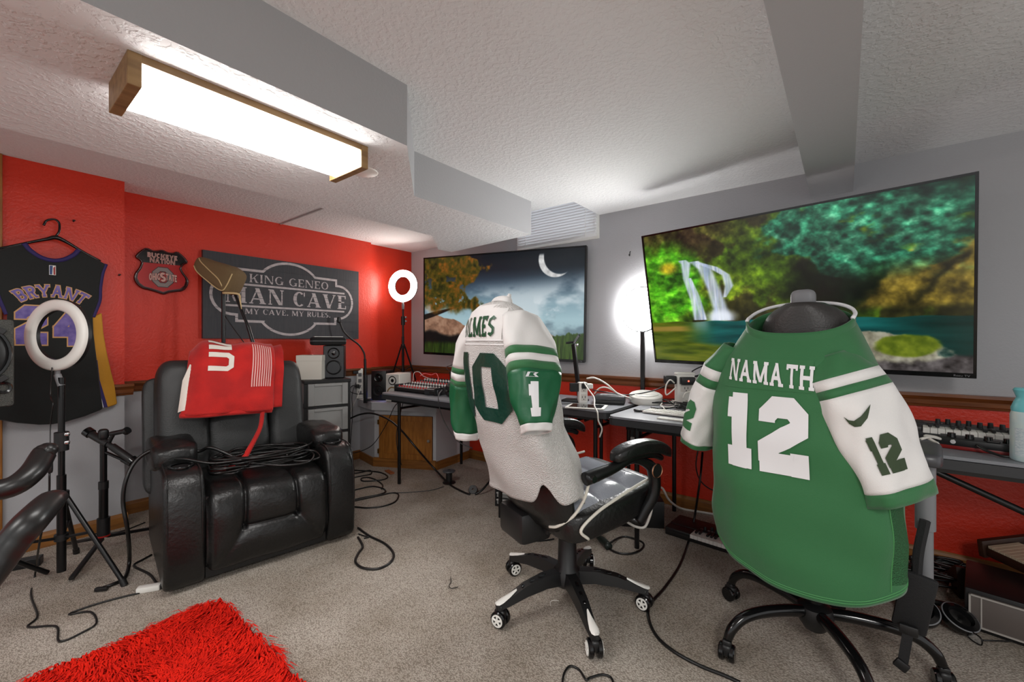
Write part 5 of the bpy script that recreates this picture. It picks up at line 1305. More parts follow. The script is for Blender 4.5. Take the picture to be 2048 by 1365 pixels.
for r in range(4):
    for k in range(13):
        if k0 is None: k0 = obj('key', MB().b2((-.012, -.012, 0), (.012, .012, .008), .002, 1), mat('key_black', rgb(34, 34, 36), .5), kb); o = k0
        else: o = k0.copy(); COL.objects.link(o); o.parent = kb
        o.location = (-.175+k*.029, -.04+r*.029, .014)
p = dp(906, 770, 3.33)
hp = thing('headphones', 'black headphones lying by the keyboard on the corner table', 'headphones', (p.x, p.y, ZT))
for z, nm in ((.03, 'ear_cup'), (.075, 'ear_cup')): obj(nm, MB().lathe([(.03, -.016), (.055, -.016), (.062, 0), (.055, .016), (.03, .016), (.028, 0)], (0, 0, z), 24, (.1, -.15, 1)), BLACK, hp, 60)
obj('headband', MB().tube([(.06, .0, .03), (.10, .06, .06), (.08, .12, .10), (.0, .14, .11), (-.06, .09, .10), (-.06, 0, .08)], .010, 8), BLACK, hp, 180)
p = zp(884, 782, ZT)
dm = thing('desk_microphone', 'slim black desk microphone on the corner table', 'microphone', (p.x, p.y+.12, ZT))
obj('body', MB().cyl((0, 0, .01), (-.012, 0, .15), .012, .016, 14).pillow((-.0125, 0, .155), (.03, .03, .02), .7), BLACK, dm, 60); obj('foot', MB().lathe([(0, .012), (.03, .01), (.034, 0), (0, 0)], n=20), BLACK, dm, 40)
def cable(label, pts, r=.004, m=None, cat='cable', grp=None, name='cable', smooth=6):
    return obj(name, MB().tube(pts, r, 8, smooth), m or CABLE, None, 180, label, cat, grp)
D = lambda px, py, d: dp(px, py, d)
cable('pink patch cable looped behind the mixer', [D(840, 752, 3.55), D(850, 747, 3.6), D(862, 750, 3.6), D(872, 747, 3.6), D(877, 757, 3.5), D(876, 764, 3.45)], .003, mat('pink_cable', rgb(210, 80, 80), .4))
cable('striped patch cable looped behind the mixer', [D(826, 762, 3.55), D(828, 746, 3.6), D(838, 744, 3.6), D(846, 752, 3.6), D(858, 757, 3.5), D(868, 760, 3.45)], .003, mat('pale_cable', rgb(190, 180, 176), .4))
cable('thin cord running up behind the white jersey from the desk microphone', [Vector((dm.location.x-.012, dm.location.y, ZT+.155)), D(893, 735, 3.2), D(908, 728, 3.1), D(930, 718, 3.0), D(960, 706, 2.9)], .003)

# ------------------------------------------------------------------ on the table behind the white jersey chair
p = zp(1153, 803, ZT)
ph = thing('phone_stand', 'tall black phone stand with a tilted clamp on the middle table', 'stand', (p.x, p.y, ZT))
W3 = lambda px, py, d: dp(px, py, d)-Vector((p.x, p.y, ZT)); dd = -SA*p.x+CA*p.y
obj('base', MB().box((-.01, 0, .008), (.17, .12, .016), .2, .004), BLACK, ph, 40)
obj('column', MB().box((W3(1159, 795, dd)+W3(1147, 688, dd))/2, (.028, .022, (W3(1159, 795, dd)-W3(1147, 688, dd)).length), Vector((0, 0, 1)).rotation_difference(W3(1147, 688, dd)-W3(1159, 795, dd)).to_matrix().to_4x4(), .003), BLACKM, ph)
obj('cross_bar', MB().cyl(W3(1132, 686, dd), W3(1150, 684, dd), .008), BLACK, ph, 60)
obj('clamp', MB().box(W3(1153, 679, dd), (.014, .04, .085), Matrix.Rotation(math.atan2(SA, CA), 4, 'Z') @ Matrix.Rotation(.55, 4, 'Y'), .003), BLACK, ph)
obj('clamp_face', MB().box(W3(1152, 679, dd-.012), (.010, .03, .065), Matrix.Rotation(math.atan2(SA, CA), 4, 'Z') @ Matrix.Rotation(.55, 4, 'Y'), .002), GREYP, ph)
obj('tension_screw', MB().pillow(W3(1154, 690, dd-.02), (.016, .016, .02), .6), CHROME, ph, 60)
def tower(label, px, py, d, w, h, rz, socks):
    q = dp(px, py, d); t = thing('power_strip', label, 'power strip', (q.x, q.y, ZT), rz)
    obj('case', MB().b2((-w/2, -.03, 0), (w/2, .03, h), .006), WHITEP, t, 40)
    for z in socks:
        s_ = obj('socket', MB().b2((-w*.32, -.034, z), (w*.32, -.03, z+.045), .002), mat('socket_cream', rgb(214, 208, 200), .45), t)
        obj('slots', MB().b2((-.012, -.0350, z+.018), (-.008, -.034, z+.032)).b2((.008, -.0350, z+.018), (.012, -.034, z+.032)).b2((-.003, -.0350, z+.006), (.003, -.034, z+.012)), BLACK, s_)
    return t
t = tower('white upright power strip beside the phone stand', 1165, 770, 2.98, .06, .145, .75, (.02, .08))
obj('plug', MB().b2((-.016, -.06, .105), (.016, -.03, .14), .005), BLACK, t); obj('plug', MB().b2((-.09, -.02, .08), (-.03, .02, .14), .006), BLACK, t)
obj('plug', MB().b2((.03, -.025, .10), (.07, .015, .135), .006), WHITEP, t)
p = zp(1215, 806, ZT)
bb = thing('hard_drive', 'flat grey black box on the middle table in front of the disc light', 'box', (p.x+.02, p.y, ZT), .35)
obj('lower_shell', MB().b2((-.10, -.07, 0), (.10, .08, .028), .006), BLACK, bb, 40); obj('lid', MB().b2((-.103, -.073, .028), (.103, .083, .058), .006), mat('lid_grey', rgb(66, 67, 70), .4), bb, 40); obj('lid_panel', MB().b2((-.07, -.05, .058), (.07, .05, .060), .001), GREYP, bb)
p = zp(1172, 815, ZT)
tb_ = thing('tablet', 'white framed tablet lying on the middle table', 'tablet', (p.x, p.y+.01, ZT), .30)
obj('frame', MB().b2((-.125, -.09, .001), (.125, .09, .009), .003), WHITEP, tb_, 40); obj('glass', MB().b2((-.105, -.075, .009), (.105, .075, .0097)), mat('tablet_glass', rgb(30, 32, 36), .06), tb_)
# on the table between the chairs
p = zp(1291, 806, ZT)
pk = thing('round_puck', 'round white plastic disc device in front of the disc light pole', 'device', (p.x, p.y, ZT))
obj('shell', MB().lathe([(0, .066), (.06, .068), (.10, .064), (.112, .055), (.115, .03), (.108, .008), (.09, .0), (0, 0)], (0, 0, .002), 48, (.06, -.12, 1)), WHITEP, pk, 30)
obj('top_disc', MB().lathe([(0, .0705), (.085, .0705), (.09, .068)], (0, 0, .002), 48, (.06, -.12, 1)), mat('puck_top', rgb(214, 212, 206), .5), pk, 30)
p = zp(1277, 824, ZT)
ky = thing('keys', 'small bunch of black keys beside the round white device', 'keys', (p.x, p.y, ZT))
for x, y, a in ((0, 0, .3), (.025, .012, 1.2), (-.018, .01, -.5)): obj('key_fob', MB().pillow((x, y, .008), (.04, .018, .014), .6, a), BLACK, ky, 60)
obj('ring', MB().tube([(.018*math.cos(a)+.0, .018*math.sin(a)-.02, .003) for a in [k*PI/4 for k in range(8)]], .0015, 6, 3, True), CHROME, ky)
wkP = zp(1345, 830, ZT); wk = thing('computer_keyboard', 'white computer keyboard next to the green jersey sleeve', 'keyboard', (wkP.x+.03, wkP.y, ZT), -.05)
obj('case', MB().b2((-.19, -.06, .004), (.19, .06, .016), .004), WHITEP, wk, 40)
k0 = None
for r in range(5):
    for k in range(15):
        if k0 is None: k0 = obj('key', MB().b2((-.010, -.0085, 0), (.010, .0085, .005), .002, 1), mat('key_white', rgb(238, 236, 230), .45), wk); o = k0
        else: o = k0.copy(); COL.objects.link(o); o.parent = wk
        o.location = (-.168+k*.024, -.043+r*.0215, .016)
pn = zp(1360, 838, ZT); obj('notebook', MB().box((pn.x+.05, pn.y-.065, ZT+.004), (.30, .05, .008), -.05, .002), mat('paper_white', rgb(226, 224, 218), .7), label='white notebook edge under the white keyboard', cat='notebook')
t = tower('white power tower with a black adapter and red light', 1369, 790, 2.86, .115, .215, .62, (.095,))
obj('adapter', MB().b2((-.045, -.075, .145), (.045, -.03, .195), .006), BLACK, t, 40); obj('red_led', MB().lathe([(0, .002), (.005, 0)], (0, -.075, .17), 12, (0, -1, 0)), mat('red_led', (1, .05, .03, 1), .4, emit=8.), t)
obj('adapter', MB().b2((-.135, -.03, .145), (-.06, .02, .20), .006), BLACK, t, 40); obj('adapter', MB().b2((.06, -.04, .10), (.115, .02, .15), .008), WHITEP, t, 40)
obj('top_cap', MB().b2((-.06, -.032, .205), (.06, .032, .222), .006), WHITEP, t, 40)
random.seed(3)
for k in range(9):
    c = zp(1355+random.uniform(-25, 35), 812+random.uniform(-6, 8), ZT+.012); pts = []
    for j in range(7): pts.append(c+Vector((random.uniform(-.12, .12), random.uniform(-.07, .06), random.uniform(-.004, .03))))
    for q in pts: q.z = max(ZT+.006, q.z)
    cable(['black cable in the tangle before the power tower', 'white cable in the tangle before the power tower'][k % 3 == 1], pts, .0035, CABLEW if k % 3 == 1 else CABLE, grp=['tangled black cables on the middle table', 'tangled white cables on the middle table'][k % 3 == 1])
cable('black cables running along the wall to the power tower', [D(1185, 780, 2.95), D(1215, 785, 2.95), D(1255, 790, 2.95), D(1300, 783, 2.92), D(1330, 772, 2.9), D(1347, 760, 2.84)], .004)
cable('white cable arching from the upright power strip', [D(1173, 757, 2.96), D(1190, 756, 2.96), D(1213, 768, 2.95), D(1235, 787, 2.92), D(1255, 795, 2.9)], .0055, CABLEW)
cable('second white cable arching low behind the grey black box', [D(1188, 788, 2.96), D(1200, 776, 2.96), D(1216, 776, 2.95), D(1238, 788, 2.92), D(1262, 797, 2.9)], .005, CABLEW)
cable('white charging cable hanging over the table edge', [D(1168, 765, 2.92), D(1176, 778, 2.8), D(1188, 795, 2.70), D(1189, 812, 2.55), D(1195, 825, 2.46), D(1197, 842, 2.44), D(1204, 858, 2.44), D(1199, 875, 2.44)], .0045, CABLEW)
cable('white cable loop in front of the power tower', [D(1352, 775, 2.78), D(1333, 790, 2.78), D(1332, 772, 2.8), D(1340, 760, 2.8), D(1349, 766, 2.8)], .0045, CABLEW)
cable('white cable curling over the tangle beside the green sleeve', [D(1366, 797, 2.7), D(1372, 786, 2.7), D(1390, 784, 2.7), D(1404, 787, 2.7)], .0045, CABLEW)
cable('black television cord dropping to the power tower', [D(1405, 732, 2.9), D(1392, 738, 2.9), D(1384, 743, 2.88)], .004)
cable('second black television cord behind the power tower', [D(1412, 741, 2.9), D(1398, 750, 2.9), D(1387, 753, 2.88), D(1400, 754, 2.88), D(1420, 765, 2.9)], .004)

# ------------------------------------------------------------------ on the right table
WK = mat('piano_white', rgb(234, 232, 226), .35)
def piano(label, loc, rz, nw, kw, kl, depth, h, left, body, right=.03, cat='keyboard', knobs=0, pads=0, font=None):
    t = thing('piano_keyboard', label, cat, loc, rz); W = left+nw*kw+right
    obj('case', MB().b2((0, 0, 0), (W, depth, h*.62), .005).b2((0, kl+.004, h*.55), (W, depth, h), .004), body, t, 40)
    obj('side_block', MB().b2((0, 0, h*.5), (left-.002, kl+.005, h*.92), .004), body, t, 40); obj('side_block', MB().b2((W-right+.002, 0, h*.5), (W, kl+.005, h*.92), .004), body, t, 40)
    k0 = b0 = None
    for k in range(nw):
        if k0 is None: k0 = obj('white_key', MB().b2((.0006, -.004, -.016), (kw-.0006, kl, .006), .0012, 1), WK, t); o = k0
        else: o = k0.copy(); COL.objects.link(o); o.parent = t
        o.location = (left+k*kw, 0, h*.78)
        if k % 7 in (0, 1, 3, 4, 5) and k < nw-1:
            if b0 is None: b0 = obj('black_key', MB().b2((-kw*.27, kl*.38, 0), (kw*.27, kl, .013), .002, 1), BLACK, t); o = b0
            else: o = b0.copy(); COL.objects.link(o); o.parent = t
            o.location = (left+(k+1)*kw, 0, h*.78+.006)
    n0 = None
    for k in range(knobs):
        if n0 is None: n0 = obj('knob', MB().cyl((0, 0, 0), (0, 0, .022), .0095, .008, 14), BLACK, t, 50); o = n0
        else: o = n0.copy(); COL.objects.link(o); o.parent = t
        o.location = (left+.05+.032*k+.0, kl+.028+(.022 if k % 2 else 0), h)
    n0 = None
    for k in range(pads):
        if n0 is None: n0 = obj('pad', MB().b2((-.011, -.011, 0), (.011, .011, .005), .002, 1), mat('pad_grey', rgb(60, 60, 62), .5), t); o = n0
        else: o = n0.copy(); COL.objects.link(o); o.parent = t
        o.location = (.022+.028*(k % 4), kl*.55+.03*(k//4), h*.92)
    return t
P0 = zp(1863, 872, ZT)
pk2 = piano('small black piano keyboard with white keys on the right table', (.135, 2.605, ZT+.001), -.10, 17, .0235, .085, .20, .058, .135, mat('keyboard_black', rgb(38, 38, 40), .45), .03, knobs=8, pads=8)
obj('display', MB().b2((.14, .115, .058), (.20, .15, .060)), mat('lcd', rgb(70, 76, 80), .2), pk2); obj('label_strip', MB().b2((.42, .16, .058), (.50, .185, .059)), WHITEP, pk2)
mc = thing('mini_controller', 'small black and red audio controller before the piano keyboard', 'controller', (.30, 2.43, ZT+.001), -.16)
obj('case', MB().b2((0, 0, .014), (.26, .11, .042), .004), BLACK, mc, 40); obj('red_base', MB().b2((.002, .002, 0), (.258, .108, .016), .003), mat('red_shell', rgb(128, 22, 20), .35), mc, 40)
for k in range(4): obj('knob', MB().cyl((.035+k*.05, .045, .042), (.035+k*.05, .045, .058), .014, .012, 16), BLACKG, mc, 50)
for k in range(5): obj('button', MB().b2((.222, .022+k*.016, .042), (.25, .034+k*.016, .046), .001, 1), mat('button_grey', rgb(180, 180, 178), .4), mc)
obj('slider', MB().b2((.13, .006, .042), (.165, .022, .050), .002), BLACKG, mc); obj('jack', MB().lathe([(0, .004), (.008, .004), (.01, 0)], (.04, 0, .03), 16, (0, -1, 0)), CHROME, mc)
cable('short black audio plug cable in front of the small controller', [(.40, 2.40, ZT+.03), (.42, 2.36, ZT+.02), (.45, 2.335, ZT+.012), (.47, 2.33, ZT+.012)], .005)
cable('white cable coiled at the left of the small controller', [D(1842, 878, 1.62), D(1862, 874, 1.66), D(1880, 878, 1.68), D(1870, 874, 1.70), D(1850, 872, 1.68), D(1870, 884, 1.64), D(1876, 888, 1.62)], .005, CABLEW)
bt = thing('spray_bottle', 'aqua capped air freshener bottle on the right table', 'bottle', (.525, 2.35, ZT+.001))
AQ = mat('aqua_plastic', rgb(120, 206, 214), .3); LBL = mat('bottle_label', rgb(196, 220, 226), .35, vary=(rgb(214, 226, 222), 18))
obj('body', MB().lathe([(0, 0), (.046, 0), (.050, .006), (.050, .165), (.046, .18)], n=40), LBL, bt, 50)
obj('cap', MB().lathe([(.047, .178), (.048, .19), (.040, .215), (.034, .228), (.040, .246), (.043, .255), (.038, .262), (0, .264)], n=40), AQ, bt, 50)
obj('label_print', MB().grid(lambda u, v: Vector((.0506*math.cos(-2.6+.9*u), .0506*math.sin(-2.6+.9*u), .02+.10*v)), 12, 2), mat('label_text_panel', rgb(170, 190, 200), .4, vary=(rgb(224, 230, 232), 120, (1, 1, 6))), bt, 180)

# ------------------------------------------------------------------ under the tables and on the carpet
og = zp(990, 1012)
un = thing('drawer_organizer', 'black rack of small clear drawers standing on the carpet behind the white jersey chair', 'organizer', (og.x, og.y, 0), .30)
obj('frame', MB().b2((0, 0, 0), (.012, .16, .42)).b2((.168, 0, 0), (.18, .16, .42)).b2((0, 0, .41), (.18, .16, .422)).b2((0, 0, 0), (.18, .16, .012)).b2((0, .15, 0), (.18, .16, .42)), BLACK, un)
for k in range(8):
    d_ = obj('drawer', MB().b2((.016, -.004, .018+k*.049), (.164, .14, .054+k*.049), .002), mat('clear_drawer', rgb(128, 128, 126), .3), un)
    obj('drawer_lip', MB().b2((.016, -.014, .046+k*.049), (.164, -.004, .056+k*.049), .002), mat('drawer_lip_grey', rgb(176, 176, 172), .35), d_)
p = zp(898, 966)
spl = thing('cable_spool', 'small black cable spool standing on the carpet under the corner table', 'spool', (p.x, p.y, 0))
obj('lower_flange', MB().lathe([(0, 0), (.052, 0), (.054, .006), (.04, .012), (0, .012)], n=32), BLACK, spl, 40); obj('core', MB().cyl((0, 0, .01), (0, 0, .095), .026, n=24), BLACK, spl, 60)
obj('upper_flange', MB().lathe([(.012, .108), (.05, .104), (.054, .098), (.05, .093), (0, .093)], n=32), mat('spool_grey', rgb(74, 78, 82), .3), spl, 40)
p = zp(946, 986)
obj('cable_reel', MB().lathe([(.008, -.012), (.032, -.012), (.036, 0), (.032, .012), (.008, .012), (.008, -.012)], (0, 0, .024), 28, (.55, -.65, .55)), BLACK, None, 60, 'small black reel lying on the carpet right of the spool', 'reel', loc=(p.x, p.y, 0))
F = lambda px, py, z=.005: zp(px, py, z)
gc_ = zp(1190, 1052); gd_ = zp(1330, 1060); ge = gd_-gc_
gb = thing('equipment_box', 'black equipment case on the carpet under the middle table', 'case', (gc_.x, gc_.y, 0), math.atan2(ge.y, ge.x))
obj('shell', MB().b2((0, .01, 0), (ge.length, .24, .17), .008), BLACK, gb, 40); obj('front_panel', MB().b2((.03, .0, .03), (ge.length-.10, .012, .14), .002), mat('grey_panel', rgb(84, 78, 76), .5), gb)
obj('handle', MB().tube([(ge.length*.2, .12, .17), (ge.length*.3, .12, .20), (ge.length*.6, .12, .20), (ge.length*.7, .12, .17)], .010, 8), BLACK, gb, 180)
fk = zp(1330, 1068)
flk = piano('black piano keyboard lying on the carpet between the two chairs', (fk.x, fk.y, 0), -.09, 22, .0215, .075, .23, .05, .15, mat('keyboard_black2', rgb(24, 24, 25), .45), .03, knobs=4)
W_, q = text('ALESIS', .2, .2, 0, .16); obj('maker_lettering', plate(place(q, W_, .17, .10, .10, .014), Matrix.Translation((0, 0, .05)), .0006), GREYP, flk)
tr = thing('storage_tray', 'black tray with a frosted front panel on the carpet at the right edge', 'tray', (.385, 2.515, 0), -.17)
obj('case', MB().b2((0, .01, 0), (.62, .34, .165), .006), BLACK, tr, 40); obj('front_panel', MB().b2((.012, -.004, .022), (.60, .01, .15), .003), mat('frosted_grey', rgb(96, 88, 84), .4), tr, 40)
obj('panel_rim', MB().b2((.012, -.009, .022), (.60, -.004, .028)).b2((.012, -.009, .144), (.60, -.004, .15)).b2((.012, -.009, .022), (.018, -.004, .15)).b2((.045, -.007, .022), (.049, -.004, .15)), mat('frosted_edge', rgb(170, 164, 158), .35), tr)
ws = thing('wooden_synth', 'brown wooden sided keyboard leaning on the tray at the right edge', 'keyboard', (zp(2010, 1118, .20).x, zp(2010, 1118, .20).y, .185), -.95)
LM = Matrix.Rotation(math.radians(8), 4, 'X'); BRN = mat('dark_brown_wood', rgb(58, 32, 18), .5, vary=(rgb(40, 20, 12), 8))
def rot(mb): mb.v = [tuple(LM @ Vector(v)) for v in mb.v]; return mb
obj('case', rot(MB().b2((-.06, -.02, 0), (.4, .26, .04), .005)), BRN, ws, 40); obj('end_block', rot(MB().b2((-.085, -.03, -.01), (-.058, .27, .07), .006)), BRN, ws, 40)
for k in range(12): obj('white_key', rot(MB().b2((-.05+k*.0235, -.015, .04), (-.028+k*.0235, .12, .052), .001, 1)), mat('ivory_key', rgb(206, 186, 160), .4), ws)
obj('lettering_strip', rot(MB().b2((-.05, .14, .04), (.38, .15, .042))), GREYP, ws)
obj('wedge_stand', MB().prism([(0, 0), (.2, 0), (.17, .13), (.15, .13)], .03, frame((.40, 2.99, 0), (.2, -.98, 0), (0, 0, 1))), BRN, label='dark wooden wedge stand leaning behind the tray', cat='stand')
p = zp(1880, 1256)
h2 = thing('headphones', 'black headphones lying on the carpet beside the frosted tray', 'headphones', (p.x, p.y, 0), .3)
for x, nm, tl in ((-.06, 'ear_cup', (-.25, -.5, .8)), (.055, 'ear_cup', (.2, -.45, .85))):
    e_ = obj(nm, MB().lathe([(0, -.02), (.04, -.022), (.056, -.008), (.060, .010), (.056, .026), (.040, .03), (.034, .014), (0, .008)], (x, 0, .045), 32, tl), BLACKG, h2, 50)
    obj('cushion_stitch', MB().tube([Vector((x, 0, .045))+Vector((0, 0, 1)).rotation_difference(Vector(tl)).to_matrix() @ Vector((.057*math.cos(a), .057*math.sin(a), .022)) for a in [k*PI/8 for k in range(16)]], .003, 6, 3, True), GREYP, e_, 180)
obj('headband', MB().tube([(-.10, .02, .06), (-.10, .09, .05), (-.04, .15, .03), (.05, .15, .03), (.10, .09, .05), (.10, .02, .06)], .012, 8), BLACK, h2, 180)
p = zp(1932, 1275)
gl = thing('eyeglasses', 'black framed eyeglasses lying on the carpet', 'glasses', (p.x, p.y, 0), -.9)
for k in (-1, 1):
    lo = [(k*.032+.026*math.copysign(abs(math.cos(a))**.7, math.cos(a)), .0, .020+.017*math.copysign(abs(math.sin(a))**.7, math.sin(a))) for a in [j*PI/6 for j in range(12)]]
    obj('rim', MB().tube(lo, .0025, 6, 3, True), BLACKG, gl, 180)
    obj('lens', MB().add([(x, 0, z) for x, y, z in lo], [tuple(range(12))]), mat('lens_glass', rgb(200, 205, 205), .05, alpha=.25), gl)
    obj('temple', MB().cyl((k*.06, .0, .03), (k*.055, .12, .022), .0028, n=8), BLACKG, gl, 60)
obj('bridge', MB().tube([(-.008, 0, .026), (0, 0, .030), (.008, 0, .026)], .0025, 6), BLACKG, gl, 180)
ad = zp(298, 1182)
a_ = thing('power_adapter', 'white power adapter on the carpet at the foot of the recliner', 'adapter', (ad.x, ad.y, 0), 1.05)
obj('brick', MB().b2((-.045, -.018, .0), (.045, .018, .026), .005), WHITEP, a_, 40); obj('plug_end', MB().b2((.045, -.014, .003), (.075, .014, .022), .003), BLACK, a_)

# ------------------------------------------------------------------ cables on the recliner and the carpet
M4 = Matrix.Translation((-2.362, .985, 0)) @ Matrix.Rotation(math.radians(82), 4, 'Z')
R3 = lambda x, y, z: M4 @ Vector((x, y, z))
random.seed(11); pts = []
for k in range(110):
    a = k*.52; r = 1+random.uniform(-.13, .13); pts.append(R3(.02+.03*math.sin(k*.13)+.225*r*math.cos(a), .22+.135*r*math.sin(a), .492+.0006*k+random.uniform(0, .014)))
cable('thick coil of black cable heaped on the recliner seat', pts, .0062, name='cable_coil', cat='cable', smooth=4)
pts = []
for k in range(34):
    a = k*.6; r = 1+random.uniform(-.2, .2); pts.append(R3(-.17+.085*r*math.cos(a), .16+.11*r*math.sin(a), .493+.0012*k+random.uniform(0, .01)))
cable('smaller tangle of black cable at the left of the recliner seat', pts, .005, name='cable_coil', smooth=4)
cable('black cable looping over the right side of the recliner seat', [R3(-.2, .2, .54), R3(0, .15, .545), R3(.15, .16, .54), R3(.25, .14, .53), R3(.265, .07, .505), R3(.2, .05, .50), R3(.13, .09, .505), R3(.12, .18, .52), R3(.2, .2, .535), R3(.24, .1, .52), R3(.18, .02, .50), R3(.05, .04, .505), R3(-.08, .12, .53)], .006)
cable('black cable lying across the left arm of the recliner', [R3(-.40, .25, .585), R3(-.34, .18, .585), R3(-.24, .13, .555), R3(-.1, .12, .55), R3(.05, .14, .55), R3(.12, .2, .54)], .006)
cable('thick black cable arching from the recliner arm to the carpet', [R3(-.12, .24, .54), R3(-.22, .3, .60), D(395, 903, 2.28), D(345, 893, 2.2), D(305, 900, 2.14), D(272, 922, 2.1), D(252, 960, 2.06), D(246, 1005, 2.05), D(255, 1060, 2.06), F(259, 1120, .05), F(250, 1155, .010), F(228, 1168, .008), F(206, 1176, .008)], .0085)
obj('hdmi_plug', MB().box(F(203, 1178, .012), (.05, .018, .016), .9, .003), BLACK, label='black cable plug on the carpet at the end of the thick cable', cat='plug')
cable('thin power cord of the unlit ring light snaking over the carpet', [D(104, 735, 2.05), D(101, 790, 2.05), D(106, 808, 2.0), D(101, 850, 2.03), D(100, 905, 2.0)], .0025)
cable('thin black cord looping over the carpet from the ring light to the adapter', [D(99, 945, 2.0), D(97, 1000, 2.0), D(80, 1080, 1.95), F(70, 1150, .01), F(62, 1190), F(75, 1232), F(56, 1254), F(112, 1253), F(119, 1283), F(165, 1265), F(193, 1246), F(180, 1224), F(138, 1229), F(175, 1214), F(230, 1198), F(280, 1186)], .004)
cable('black cord disappearing behind the recliner from the adapter', [F(318, 1176), F(300, 1150), F(268, 1132), F(285, 1120), F(303, 1110)], .0055)
cable('black cords crossing the carpet behind the tablet stand', [F(150, 1062), F(200, 1068), F(245, 1062), F(290, 1045)], .004)
cable('black cable loop on the carpet at the right of the recliner', [F(716, 1056), F(738, 1072), F(770, 1088), F(787, 1108), F(780, 1126), F(755, 1138), F(725, 1136), F(711, 1124), F(716, 1108), F(725, 1095), F(722, 1085), F(716, 1075)], .007)
cable('small connector cord on the carpet beside the recliner foot', [F(717, 1068), F(728, 1072), F(738, 1074), F(728, 1077)], .004)
for k, (lb, L_) in enumerate((('uppermost black cable curl on the carpet behind the recliner', [(690, 950), (722, 945), (740, 941), (742, 948), (724, 952), (690, 958)]), ('black cable bend on the carpet before the corner cabinet', [(695, 940), (730, 942), (760, 945), (775, 953), (768, 959), (745, 962), (725, 962), (723, 957), (735, 955), (752, 960), (765, 970), (763, 978)]), ('black cable curve on the carpet left of the table leg', [(690, 985), (722, 977), (745, 973), (765, 977), (771, 984), (755, 990), (722, 996), (690, 1004)]), ('black cable bow reaching toward the table leg', [(690, 1006), (722, 999), (755, 992), (785, 986), (797, 990), (790, 1004), (765, 1013), (735, 1016), (720, 1015), (690, 1012)]))):
    cable(lb, [F(a, b) for a, b in L_], .006)
cable('thin grey cord running over the carpet from the spool', [F(790, 986), (F(830, 984)), F(865, 980), F(888, 973)], .003, mat('grey_cord', rgb(70, 70, 70), .5))
cable('thick black cable sloping from the cabinet to the spool', [D(696, 839, 3.9), D(720, 829, 3.85), D(745, 827, 3.8), D(775, 838, 3.7), D(800, 858, 3.6), D(830, 893, 3.5), F(862, 930, .12), F(888, 958, .03), F(905, 973, .008), F(930, 986, .006), F(940, 989, .006)], .008)
cable('black cable rising from the reel to the organizer', [F(950, 989, .006), F(962, 982, .03), F(975, 968, .07), F(988, 952, .11)], .008)
cable('thin cord hanging from the mixer to the carpet', [D(812, 795, 3.6), D(790, 812, 3.7), D(772, 850, 3.75), D(745, 890, 3.8), D(712, 905, 3.85), D(690, 905, 3.9)], .0035)
cable('thin cord hanging beside the table leg', [D(808, 798, 3.6), D(800, 830, 3.65), D(793, 870, 3.65), D(796, 905, 3.6), F(803, 930, .03)], .0035)
cable('grey cord looping down from the corner table', [D(884, 780, 3.2), D(877, 792, 3.12), D(880, 820, 3.15), D(892, 850, 3.2), D(915, 882, 3.2), D(945, 897, 3.2)], .004, mat('grey_cord', rgb(70, 70, 70), .5))
cable('white cord behind the gooseneck holder', [D(724, 770, 4.0), D(714, 795, 4.0), D(702, 820, 4.0), D(697, 838, 4.0)], .003, CABLEW)
cable('black cord dropping beside the drawer cart', [D(712, 765, 4.05), D(704, 790, 4.0), D(705, 830, 4.0), D(700, 900, 4.0)], .003)
cable('black cord bow above the cabinet counter', [D(716, 772, 4.15), D(704, 772, 4.15), D(700, 782, 4.15), D(712, 788, 4.12), D(728, 788, 4.1)], .0035)
cable('short usb cord on the carpet below the white jersey chair', [F(1050, 1058, .02), F(1040, 1070), F(1046, 1078), F(1062, 1081), F(1080, 1082), F(1098, 1080), F(1108, 1078)], .0045)
cable('long black cable crossing the carpet between the chairs', [D(1405, 905, 2.7), D(1400, 960, 2.6), F(1388, 1040, .06), F(1378, 1080), F(1360, 1130), F(1330, 1175), F(1300, 1210), F(1298, 1240), F(1315, 1275), F(1350, 1305), F(1400, 1332), F(1450, 1352), F(1480, 1366)], .0065)
cable('black cable loop at the bottom edge of the carpet', [F(1124, 1372), F(1128, 1348), F(1140, 1333), F(1158, 1340), F(1172, 1360), F(1180, 1356), F(1205, 1350), F(1222, 1356), F(1228, 1372)], .004)
cable('white power cord sagging along the red wall to the carpet', [D(1306, 970, 2.75), D(1325, 977, 2.8), D(1338, 1000, 2.85), F(1362, 1017, .01), F(1400, 1024, .008), F(1450, 1032, .008)], .0075, CABLEW)
cable('white cord loop hanging under the white jersey chair', [D(1299, 1005, 2.3), D(1303, 1018, 2.3), D(1297, 1040, 2.3), D(1288, 1055, 2.3), D(1270, 1053, 2.3), D(1252, 1042, 2.3), D(1246, 1030, 2.3)], .007, CABLEW)
cable('black microphone cable ring on the carpet under the middle table', [F(1222, 1085, .02), F(1238, 1076), F(1255, 1074), F(1285, 1085), F(1284, 1098), F(1265, 1107), F(1240, 1107), F(1222, 1100), F(1212, 1092)], .006)
mh = thing('flex_microphone', 'black gooseneck microphone head lying on the carpet beside the chair base', 'microphone', (0, 0, 0))
obj('neck', MB().tube([F(1168, 1052, .10), F(1180, 1062, .06), F(1192, 1070, .03)], .012, 8), RUBBER, mh, 180)
obj('head', MB().tube([F(1190, 1069, .03), F(1204, 1080, .022), F(1218, 1094, .018)], [.010, .020, .022], 12), mat('mic_dark_green', rgb(34, 44, 40), .35), mh, 180)
random.seed(5)
for k in range(12):
    c = F(1885+random.uniform(-45, 55), 1152+random.uniform(-16, 22), .02); pts = [c+Vector((random.uniform(-.16, .16), random.uniform(-.10, .10), random.uniform(0, .05))) for j in range(7)]
    for q in pts: q.z = max(.008, q.z); q.y = min(q.y, 3.07)
    cable('black cable in the heap on the carpet by the baseboard', pts, .0055, grp='heap of black cables under the right table')
